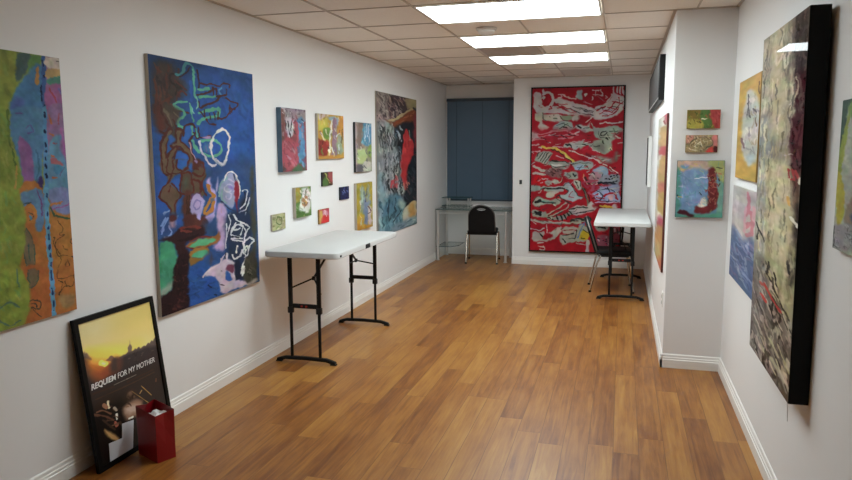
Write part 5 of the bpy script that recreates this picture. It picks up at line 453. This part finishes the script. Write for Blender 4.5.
def canvas_mesh(name, key, w, h, parent, m, z0, gain, res=2.0, seed=3, yoff=0.0, sat=1.0):
    """painted sheet facing -Y locally, its lower edge at z0, centred on x"""
    img = paint(key, res, seed)*gain
    if sat != 1:
        l = img.mean(2, keepdims=True); img = l+(img-l)*sat
    img = np.clip(img, .004, .92)
    ny, nx = img.shape[:2]
    xs = np.linspace(-w/2, w/2, nx); zs = np.linspace(z0+h, z0, ny)
    X, Z = np.meshgrid(xs, zs); co = np.stack([X, np.full_like(X, yoff), Z], -1).reshape(-1, 3)
    idx = np.arange(nx*ny).reshape(ny, nx)
    q = np.stack([idx[:-1, :-1], idx[1:, :-1], idx[1:, 1:], idx[:-1, 1:]], -1).reshape(-1, 4)
    me = bpy.data.meshes.new(name); me.vertices.add(len(co)); me.vertices.foreach_set('co', co.ravel().astype(np.float32))
    me.loops.add(q.size); me.loops.foreach_set('vertex_index', q.ravel().astype(np.int32))
    me.polygons.add(len(q)); me.polygons.foreach_set('loop_start', np.arange(0, q.size, 4, dtype=np.int32))
    me.update(calc_edges=True)
    ca = me.color_attributes.new('paint', 'FLOAT_COLOR', 'POINT')
    rgba = np.ones((nx*ny, 4), np.float32); rgba[:, :3] = img.reshape(-1, 3); ca.data.foreach_set('color', rgba.ravel())
    me.materials.append(M[m]); me.validate()
    o = bpy.data.objects.new(name, me); C.objects.link(o); o.parent = parent
    return o
GAIN = 1.08
def painting(key, label, side, u0, u1, z0, z1, depth, edge, group=None, res=2.0, gain=None, frame=None, m='paint', wall=None, rx=0, seed=3, sat=.88, gap=.002):
    w = abs(u1-u0); h = z1-z0; uc = (u0+u1)/2
    if side == 'L': loc = (XL+gap, uc, z0); rz = PI/2
    elif side == 'R': loc = (XR-gap, uc, z0); rz = -PI/2
    elif side == 'S': loc = (XP-gap, uc, z0); rz = -PI/2
    elif side == 'B': loc = (uc, (wall or YB)-gap, z0); rz = 0
    t = thing('hanging_painting', label, 'painting', loc, rz, group, rx)
    if frame:
        fw, col = frame; f = MB(); d = depth+.004
        for sx in (-1, 1): f.box((sx*(w/2-fw/2), -d/2, h/2), (fw, d, h))
        for zz in (fw/2, h-fw/2): f.box((0, -d/2, zz), (w-2*fw, d, fw))
        f.build('frame', col, t)
        MB().box((0, -depth/2+.002, h/2), (w-2*fw-.002, depth-.008, h-2*fw-.002)).build('stretcher', edge, t)
        canvas_mesh('canvas', key, w-2*fw, h-2*fw, t, m, fw, gain or GAIN, res, seed, -depth+.001, sat)
    else:
        MB().box((0, -(depth-.001)/2, h/2), (w, depth-.001, h), bev=.002, seg=1).build('stretcher', edge, t)
        canvas_mesh('canvas', key, w-.003, h-.003, t, m, .0015, gain or GAIN, res, seed, -depth, sat)
    return t
WALL9 = 'small canvases on the left wall'
painting('lime', 'lime green, blue and orange abstract painting cut off by the left edge of the photo', 'L', 1.88, 2.795, .845, 2.08, .018, 'canvaswhite', res=1.3, gain=.88)
painting('blue', 'tall dark blue painting with brown coils and white loops on the left wall', 'L', 3.44, 4.605, .648, 2.185, .024, 'canvasraw', res=3, sat=.9, gain=.8)
painting('deep', 'tall dark painting with a red streak and teal foot, beyond the small canvases', 'L', 7.27, 8.83, .645, 2.275, .012, 'canvasraw', res=3)
painting('s1', 'small deep canvas with a pink red figure and blue edge, leftmost in the top row', 'L', 4.993, 5.437, 1.46, 1.97, .042, 'canvasblue', WALL9, 3)
painting('s2', 'small golden yellow abstract canvas in the middle of the top row', 'L', 5.715, 6.305, 1.55, 1.957, .025, 'canvasraw', WALL9, 3)
painting('s3', 'small upright canvas with a light blue patch above pale green, right in the top row', 'L', 6.613, 7.083, 1.403, 1.912, .025, 'canvasdark', WALL9, 3)
painting('s4', 'tiny dark green and maroon canvas directly below the golden yellow one', 'L', 5.808, 6.042, 1.304, 1.431, .015, 'canvasdark', WALL9, 4)
painting('s5', 'small green canvas with a white shape around a brown centre', 'L', 5.232, 5.528, 1.066, 1.322, .03, 'canvasraw', WALL9, 4)
painting('s6', 'tiny square navy blue canvas', 'L', 6.215, 6.442, 1.148, 1.273, .015, 'canvasdark', WALL9, 4)
painting('s7', 'small upright mustard yellow canvas with grey figures, just above the table end', 'L', 6.608, 7.072, .80, 1.291, .03, 'canvasraw', WALL9, 3)
painting('s8', 'tiny bright red and pink canvas low above the white table', 'L', 5.72, 5.942, .965, 1.096, .015, 'canvasochre', WALL9, 4)
painting('s9', 'tiny pale olive canvas lowest at the left, over the table corner', 'L', 4.845, 5.066, 1.002, 1.131, .015, 'canvasraw', WALL9, 4)
painting('red', 'huge red painting full of grey shapes on the back wall', 'B', -1.24, .012, .195, 2.47, .035, 'canvasred', res=3.4, sat=1.0, gain=1.0, frame=(.018, 'blackframe'))
painting('pa', 'small wide green and red canvas, topmost of three on the partition', 'B', .434, .656, 1.775, 1.908, .02, 'canvasochre', 'canvases on the partition front', 4, gain=1.25, wall=YP)
painting('pb', 'small wide brown and pink canvas, middle of three on the partition', 'B', .432, .646, 1.607, 1.73, .02, 'canvasochre', 'canvases on the partition front', 4, gain=1.25, wall=YP)
painting('pc', 'blue canvas with a maroon tower, largest of three on the partition', 'B', .381, .70, 1.14, 1.55, .025, 'canvasdark', 'canvases on the partition front', 4, gain=1.25, wall=YP)
painting('ps', 'tall pale, ochre and red painting on the side of the partition, seen edge on', 'S', 6.95, 5.66, .665, 1.905, .016, 'canvasred', res=4, sat=.75)
painting('yel', 'ochre yellow painting with a pale oval on the right wall', 'R', 4.985, 4.245, 1.445, 2.06, .018, 'canvasochre', res=3.5)
painting('pink', 'pale painting with pink marks over blue, hung below the ochre yellow one', 'R', 5.02, 4.14, .788, 1.395, .018, 'canvaswhite', res=3.5, gain=.95, sat=.8)
painting('leaf', 'green and grey abstract painting cut off by the right edge of the photo', 'R', 2.705, 1.95, 1.29, 1.80, .02, 'canvasdark', res=1.6)
tb = painting('big', 'large glossy grey and cream painting with deep black sides on the right wall', 'R', 3.815, 2.938, .625, 2.165, .074, 'blackframe', res=2.2, m='resin', rx=.010, gain=1.2, sat=.85)
MB().tube([(.36, -.06, .002), (.362, -.055, -.10)], .0018, 6).build('hanging_cord', 'string', tb)


# ------------------------------------------------------------------ poster leaning on the left wall
def poster():
    y0, y1 = 2.752, 3.362; w = y1-y0
    bx, tx, zt = -2.512, -2.612, .795
    L = math.hypot(tx-bx, zt); tilt = math.atan2(bx-tx, zt)
    t = thing('framed_poster', 'black framed concert poster with a sunset skyline leaning against the left wall', 'poster', (bx, (y0+y1)/2, .002), PI/2, None, 0)
    t.rotation_euler = Matrix.Rotation(PI/2, 4, 'Z').to_3x3().to_4x4().to_euler()
    t.rotation_euler = (Matrix.Rotation(PI/2, 3, 'Z') @ Matrix.Rotation(-tilt, 3, 'X')).to_euler()
    fw, d = .028, .022; f = MB()
    for sx in (-1, 1): f.box((sx*(w/2-fw/2), d/2, L/2), (fw, d, L))
    for zz in (fw/2, L-fw/2): f.box((0, d/2, zz), (w-2*fw, d, fw))
    f.build('frame', 'blackframe', t)
    MB().box((0, d/2+.004, L/2), (w-2*fw-.001, d-.012, L-2*fw-.001)).build('backing', 'dark', t)
    pw, ph = w-2*fw-.002, L-2*fw-.002
    canvas_mesh('print', 'poster', pw, ph, t, 'print', fw+.001, POSTER_GAIN, 4.0, 5, .0065)
    def uv(u, v): return (-pw/2+u*pw, fw+.001+ph*(1-v))
    # title lettering
    def text(body, name, x, z, x2, ang, size, bold):
        cu = bpy.data.curves.new(name, 'FONT'); cu.body = body; cu.size = size; cu.extrude = .0005; cu.offset = bold; cu.shear = .18
        o = bpy.data.objects.new(name, cu); C.objects.link(o)
        bpy.context.view_layer.update()
        me = bpy.data.meshes.new_from_object(o.evaluated_get(bpy.context.evaluated_depsgraph_get())); bpy.data.objects.remove(o)
        xs = [v.co.x for v in me.vertices]; a, b = min(xs), max(xs); s = (x2-x)/(b-a)
        for v in me.vertices: v.co = Vector(((v.co.x-a)*s+x, .0055-v.co.z, v.co.y+z))
        me.materials.clear(); me.materials.append(M['ink'])
        q = bpy.data.objects.new(name, me); C.objects.link(q); q.parent = t; return q
    a = uv(*TITLE[0]); b = uv(*TITLE[1]); c = uv(*TITLE[2])
    q = text('REQUIEM', 'title_bold', a[0], a[1]+.009, b[0], 0, .041, .0009); q['label'] = 'bold white word REQUIEM'
    q = text('FOR MY MOTHER', 'title_light', b[0]+.012, a[1]+.009, c[0], 0, .041, 0); q['label'] = 'white words FOR MY MOTHER'
    # stepped white card standing at the foot of the print
    n = MB(); p = [uv(*q) for q in NOTE]
    n.prism(p, 1, .0035, .006); n.build('white_card', 'note', t)
poster()

# ------------------------------------------------------------------ red gift bag
def bag():
    a = math.atan2(.094, -.215)      # long side direction
    t = thing('gift_bag', 'small dark red gift bag standing on the floor in front of the poster', 'bag', (-2.307, 2.935, 0), a)
    w, d, h = .195, .105, .272       # local x = long side, local y = towards -short
    b = bmesh.new(); th = .0015
    # outline with side gussets, slightly open top
    def ring(z, gx, sp): return [(0-sp, 0+sp, z), (w+sp, 0+sp, z), (w-gx+sp, -d/2, z), (w+sp, -d-sp, z), (-sp, -d-sp, z), (gx-sp, -d/2, z)]
    R = [[b.verts.new(p) for p in ring(z, g_, s_)] for z, g_, s_ in ((0, 0, 0), (.09, 0, .0), (.18, .006, .001), (h-.012, .012, .002))]
    top = [(-.002, .002, h-.012), (w+.002, .002, h), (w-.012, -d/2, h-.004), (w+.002, -d-.002, h+.006), (-.002, -d-.002, h-.002), (.012, -d/2, h-.012)]
    R.append([b.verts.new(p) for p in top])
    for A, B in zip(R, R[1:]):
        for k in range(6): b.faces.new((A[k], A[(k+1) % 6], B[(k+1) % 6], B[k]))
    b.faces.new(R[0][::-1])
    m = MB(); m.bm.free(); m.bm = b
    o = m.build('bag_body', 'bag', t); s = o.modifiers.new('s', 'SOLIDIFY'); s.thickness = th
    n = MB(); rnd = random.Random(4); g_ = [[n.bm.verts.new((.018+(w-.036)*i/8, -.012-(d-.024)*j/4, h-.036+rnd.uniform(-.012, .016)-(.02 if i > 5 else 0))) for i in range(9)] for j in range(5)]
    for j in range(4):
        for i in range(8): n.bm.faces.new((g_[j][i], g_[j][i+1], g_[j+1][i+1], g_[j+1][i]))
    q = n.build('tissue', 'tissue', t); q.modifiers.new('s', 'SOLIDIFY').thickness = .001; q['label'] = 'white tissue paper'
bag()

# ------------------------------------------------------------------ folding tables
def folding_table(label, x0, x1, y0, y1, zt, fx=-.03, far=.04):
    t = thing('folding_table', label, 'table', ((x0+x1)/2, (y0+y1)/2, 0), 0, 'white folding tables')
    w, l = x1-x0, y1-y0; hy = l/2
    def outline(inset, r=.045, n=6):
        hw, hl = w/2-inset, l/2-inset; P = []
        for cx, cy, a0 in ((hw-r, hl-r, 0), (-hw+r, hl-r, 90), (-hw+r, -hl+r, 180), (hw-r, -hl+r, 270)):
            for k in range(n+1):
                a = math.radians(a0+90*k/n); P.append((cx+r*math.cos(a), cy+r*math.sin(a)))
        return P
    m = MB(); rings = []
    for ins, z in ((.006, zt-.045), (0, zt-.040), (0, zt-.010), (.003, zt-.003), (.010, zt)):
        rings.append([m.bm.verts.new((*p, z)) for p in outline(ins)])
    n = len(rings[0])
    for A, B in zip(rings, rings[1:]):
        for k in range(n): m.bm.faces.new((A[k], A[(k+1) % n], B[(k+1) % n], B[k]))
    m.bm.faces.new(rings[0][::-1]); m.bm.faces.new(rings[-1])
    m.build('tabletop', 'tabletop', t, True)
    zc = zt*.485; zu = zt-.045
    for s in (-1, 1):
        ye = s*(hy-(.125 if s < 0 else far))
        px = (fx-.118, fx+.118)
        for x in px:
            g_ = MB().box((x, ye, (zc+zu)/2), (.032, .026, zu-zc), bev=.006)
            q = g_.build('leg', 'blackmetal', t, True)
            MB().box((x, ye, (zc+.03)/2), (.022, .018, zc-.03), bev=.005).build('extension_tube', 'blackmetal', q, True)
            MB().box((x, ye, zc-.012), (.042, .036, .05), bev=.006).build('height_collar', 'plastic', q, True)
        q = MB().box((fx, ye, zc+.02), (px[1]-px[0]-.034, .02, .034), bev=.004).build('cross_bar', 'blackmetal', t, True)
        if s < 0:
            for dx in (-.022, .016): MB().box((fx+dx, ye-.0105, zc+.02), (.017, .002, .013)).build('warning_sticker', 'red', q)
        # foot: long bar, bent down to pads at both ends
        P = [(fx-.245, ye, .014), (fx-.222, ye, .022), (fx-.17, ye, .036), (fx, ye, .040), (fx+.17, ye, .036), (fx+.222, ye, .022), (fx+.245, ye, .014)]
        ft = MB(); A = None
        R = []
        for (x, y, z) in P:
            hh = .013; R.append([ft.bm.verts.new((x, y+dy, z+dz)) for dy, dz in ((-.016, -hh), (.016, -hh), (.016, hh*.5), (.010, hh), (-.010, hh), (-.016, hh*.5))])
        for A, B in zip(R, R[1:]):
            for k in range(6): ft.bm.faces.new((A[k], A[(k+1) % 6], B[(k+1) % 6], B[k]))
        ft.bm.faces.new(R[0][::-1]); ft.bm.faces.new(R[-1])
        q = ft.build('foot', 'blackmetal', t, True)
        for sx in (-1, 1): MB().box((fx+sx*.228, ye, .006), (.05, .034, .011), bev=.004).build('foot_pad', 'rubber', q)
        # folding brace: two wires to a hinge, then a link up to the underside
        hg = Vector((fx, ye-s*.17, zt*.72)); end = Vector((fx+.02, ye-s*.46, zu-.012))
        b = MB()
        for x in px: b.tube([(x, ye-s*.012, zt*.66), hg], .0065, 8)
        b.tube([hg, end], .009, 8); b.box(hg, (.022, .03, .03), bev=.004); b.box(end, (.07, .03, .016), bev=.003)
        
        if s < 0: b.tube([hg, hg+Vector((.03, 0, -.04)), hg+Vector((.06, 0, -.13))], .004, 8)
        b.build('brace', 'blackmetal', t, True)
        MB().box((w/2-.004, -hy+(.06 if s < 0 else .625), zt-.026), (.016, .03 if s < 0 else .10, .016 if s < 0 else .036), bev=.004).build('edge_clip', 'plastic', t)
    return t
folding_table('white folding table with black legs along the left wall under the small paintings', XL+.066, -1.972, 4.595, 6.0, .885)
folding_table('white folding table at the far end beside the partition, with a chair tucked in', -.275, .312, 7.545, 9.36, .856, .002, .36)

# ------------------------------------------------------------------ stacking chairs
def chair(label, loc, rz):
    t = thing('stacking_chair', label, 'chair', loc, rz, 'black stacking chairs')
    # local: faces +y
    w = .222
    MB().box((0, .03, .455), (.42, .41, .055), bev=.022, seg=3).build('seat', 'fabric', t, True)
    # backrest: rounded panel leaning back, with a hand hole near its top
    def bk(u, v): # u across, v up 0..1
        return Vector((u, -.150-.125*v, 0.47+.385*v))
    nrm = Vector((0, -.365, -.125)).normalized()
    outl = []
    for k in range(25):
        a = PI*k/24; outl.append((.180*math.cos(a), .56+.44*math.sin(a)))
    outl = [(.184, 0), (.184, .3)]+outl+[(-.184, .3), (-.184, 0)]
    hole = [(.062*math.cos(2*PI*k/20), .862+.056*math.sin(2*PI*k/20)) for k in range(20)]
    b = bmesh.new()
    def loop(P, off): return [b.verts.new(bk(u, v)+nrm*off) for u, v in P]
    for off, fl in ((-.010, 0), (.046, 1)):
        A = loop(outl, off); Hh = loop(hole, off)
        es = [b.edges.new((A[i], A[(i+1) % len(A)])) for i in range(len(A))]+[b.edges.new((Hh[i], Hh[(i+1) % 20])) for i in range(20)]
        bmesh.ops.triangle_fill(b, edges=es, use_beauty=True)
        if fl == 0: A0, H0 = A, Hh
    for P, Q in ((A0, A), (H0, Hh)):
        for i in range(len(P)): b.faces.new((P[i], P[(i+1) % len(P)], Q[(i+1) % len(P)], Q[i]))
    m = MB(); m.bm.free(); m.bm = b; q = m.build('backrest', 'fabric', t)
    rim = [tuple(bk(u*1.01, v)+nrm*.0175) for u, v in hole]
    g_ = MB().tube([tuple(bk(u, v)+nrm*.018) for u, v in [(.068*math.cos(2*PI*k/20), .862+.062*math.sin(2*PI*k/20)) for k in range(20)]], .010, 8, closed=True)
    o = g_.build('handle_ring', 'ring', q, True); o['label'] = 'chrome ring round the hand hole'
    # back frame: tube following the backrest edge down to the rear legs
    P = [tuple(bk(u*1.035, v*.995+.004)+nrm*.017) for u, v in outl]
    fr = MB().tube([(.212, -.13, .42)]+P+[(-.212, -.13, .42)], .0075, 8); fr.build('back_frame', 'gunmetal', t, True)
    for s in (-1, 1):
        q = MB().tube([(s*.215, -.125, .425), (s*.217, -.165, .33), (s*.222, -.235, .012)], .011, 10).build('leg', 'steel', t, True)
        MB().tube([(s*.222, -.2335, .02), (s*.222, -.2375, 0)], .015, 10).build('foot_cap', 'rubber', q, True)
        q = MB().tube([(s*.215, .19, .425), (s*.219, .205, .33), (s*.226, .24, .012)], .011, 10).build('leg', 'steel', t, True)
        MB().tube([(s*.226, .2395, .02), (s*.226, .2405, 0)], .015, 10).build('foot_cap', 'rubber', q, True)
    f = MB()
    for s in (-1, 1): f.box((s*.205, .03, .42), (.02, .36, .02), bev=.004)
    for y in (-.14, .19): f.box((0, y, .42), (.40, .02, .02), bev=.004)
    f.build('seat_frame', 'blackmetal', t)
    return t
chair('black stacking chair with chrome legs facing the glass desk by the window', (-1.925, 9.83, 0), math.radians(6))
chair('black stacking chair seen from the side, seat pushed under the far white table', (-.095, 8.245, 0), math.radians(-86))

# ------------------------------------------------------------------ glass desk
def desk():
    x0, x1, y0, y1, zt = XL+.02, -1.50, 9.765, 10.36, .755
    t = thing('glass_desk', 'clear glass computer desk with chrome legs under the window', 'desk', ((x0+x1)/2, (y0+y1)/2, 0))
    cx, cy = (x0+x1)/2, (y0+y1)/2; hx, hy = (x1-x0)/2, (y1-y0)/2
    def slab(name, a, b, c, d, z, par, th=.010):
        q = MB().box(((a+b)/2-cx, (c+d)/2-cy, z), (b-a-.002, d-c-.002, th)).build(name, 'glass', par)
        e = MB()
        for yy in (c, d): e.box(((a+b)/2-cx, yy-cy, z), (b-a, .0025, th+.001))
        for xx in (a, b): e.box((xx-cx, (c+d)/2-cy, z), (.0025, d-c-.004, th+.001))
        e.build('glass_edge', 'glassedge', q); return q
    slab('desktop', x0, x1, y0, y1, zt, t)
    for x in (x0+.03, x1-.085):
        for y in (y0+.03, y1-.04):
            MB().tube([(x-cx, y-cy, .012), (x-cx, y-cy, zt-.006)], .021, 16).lathe([(.028, 0), (.028, .012)], (x-cx, y-cy, 0), 16).build('leg', 'chrome', t, True)
    r = MB()
    for y in (y0+.03, y1-.04): r.tube([(x0+.06-cx, y-cy, .70), (x1-.11-cx, y-cy, .70)], .009, 8)
    for x in (x0+.03, x1-.085): r.tube([(x-cx, y0+.055-cy, .70), (x-cx, y1-.065-cy, .70)], .009, 8)
    r.build('rail', 'chrome', t, True)
    # low corner shelf with a cut front corner
    zs = .205; P = [(x0+.01-cx, y0+.02-cy), (x0+.22-cx, y0+.02-cy), (x0+.31-cx, y0+.20-cy), (x0+.31-cx, y1-.04-cy), (x0+.01-cx, y1-.04-cy)]
    q = MB().prism(P, 2, zs-.004, zs+.004).build('lower_shelf', 'glass', t)
    e = MB()
    for a, b in zip(P, P[1:]+P[:1]): e.tube([(*a, zs), (*b, zs)], .0045, 6)
    e.build('glass_edge', 'glassedge', q)
    # raised shelf on short posts at the left rear
    a, b, c, d = x0-.0+.005, x0+.435, y1-.24, y1-.005
    slab('riser_shelf', a, b, c, d, .905, t, .008); slab('riser_base', a, b, c, d, .783, t, .008)
    for x in (a+.075, b-.03):
        MB().tube([(x-cx, c+.04-cy, .761), (x-cx, c+.04-cy, .9)], .013, 12).build('riser_post', 'chrome', t, True)
        MB().tube([(x-cx, d-.04-cy, .761), (x-cx, d-.04-cy, .9)], .013, 12).build('riser_post', 'chrome', t, True)
desk()

# ------------------------------------------------------------------ things on the partition and the back wall
t = thing('wall_mounted_unit', 'long dark grey box mounted high along the side of the white partition', 'wall unit', (XP, 7.72, 2.06), -PI/2)
MB().box((0, -.024, .197), (2.40, .048, .394), bev=.004).build('casing', 'plastic', t)
MB().box((0, -.0495, .197), (2.34, .004, .34), bev=.001).build('front_panel', 'greycase', t)
MB().box((0, -.0505, .018), (2.34, .003, .012)).build('lower_slot', 'chrome', t)
t = thing('wall_panel', 'slim white upright panel at the far end of the partition side, by the far table', 'panel', (XP, 8.95, 1.17), -PI/2)
MB().box((0, -.022, .305), (.42, .042, .61), bev=.003).build('casing', 'plate', t)
MB().box((0, -.0445, .305), (.38, .003, .575)).build('dark_front', 'greycase', t)
def plate(name, label, cat, loc, rz, w, h, slot):
    t = thing(name, label, cat, loc, rz)
    MB().box((0, -.004, h/2), (w, .007, h), bev=.002).build('cover_plate', 'plate', t)
    for (dz, sw, sh, m_) in slot: MB().box((0, -.009, h/2+dz), (sw, .006, sh), bev=.001).build('switch' if 'switch' in name else 'socket', m_, t)
plate('light_switch', 'small white wall switch with a dark centre, left of the red painting', 'switch', (-1.372, YB, 1.112), 0, .068, .115, [(0, .036, .06, 'dark')])
plate('wall_outlet', 'white outlet plate low on the side of the partition near its corner', 'outlet', (XP, 5.555, .42), -PI/2, .072, .115, [(.024, .034, .03, 'tabletop'), (-.024, .034, .03, 'tabletop')])

# ------------------------------------------------------------------ daylight left outside, camera
wd = bpy.data.worlds.new('dusk'); bpy.context.scene.world = wd; wd.use_nodes = True
bgN = wd.node_tree.nodes['Background']; bgN.inputs[0].default_value = (.10, .17, .32, 1); bgN.inputs[1].default_value = .35
YAW, PITCH, ROLL, F = .276306, .1315715, -.0039054, 689.958
s, c = math.sin(YAW), math.cos(YAW); sp, cp = math.sin(PITCH), math.cos(PITCH); sr, cr = math.sin(ROLL), math.cos(ROLL)
fwd = Vector((-s*cp, c*cp, -sp)); r0 = Vector((c, s, 0)); u0 = Vector((-s*sp, c*sp, cp))
rt = r0*cr+u0*sr; up = -r0*sr+u0*cr
cam = bpy.data.cameras.new('camera'); co = bpy.data.objects.new('camera', cam); C.objects.link(co)
mw = Matrix(((rt.x, up.x, -fwd.x, 0), (rt.y, up.y, -fwd.y, 0), (rt.z, up.z, -fwd.z, 1.6412), (0, 0, 0, 1)))
co.matrix_world = mw
cam.sensor_fit = 'HORIZONTAL'; cam.sensor_width = 36; cam.lens = F/852*36; cam.clip_start = .05
sc = bpy.context.scene; sc.camera = co
sc.view_settings.view_transform = 'Standard'; sc.view_settings.look = 'None'; sc.view_settings.gamma = 1; sc.view_settings.use_curve_mapping = False
sc.view_settings.exposure = EXPOSURE
sc.cycles.max_bounces = 10; sc.cycles.diffuse_bounces = 6; sc.cycles.caustics_reflective = False; sc.cycles.caustics_refractive = False
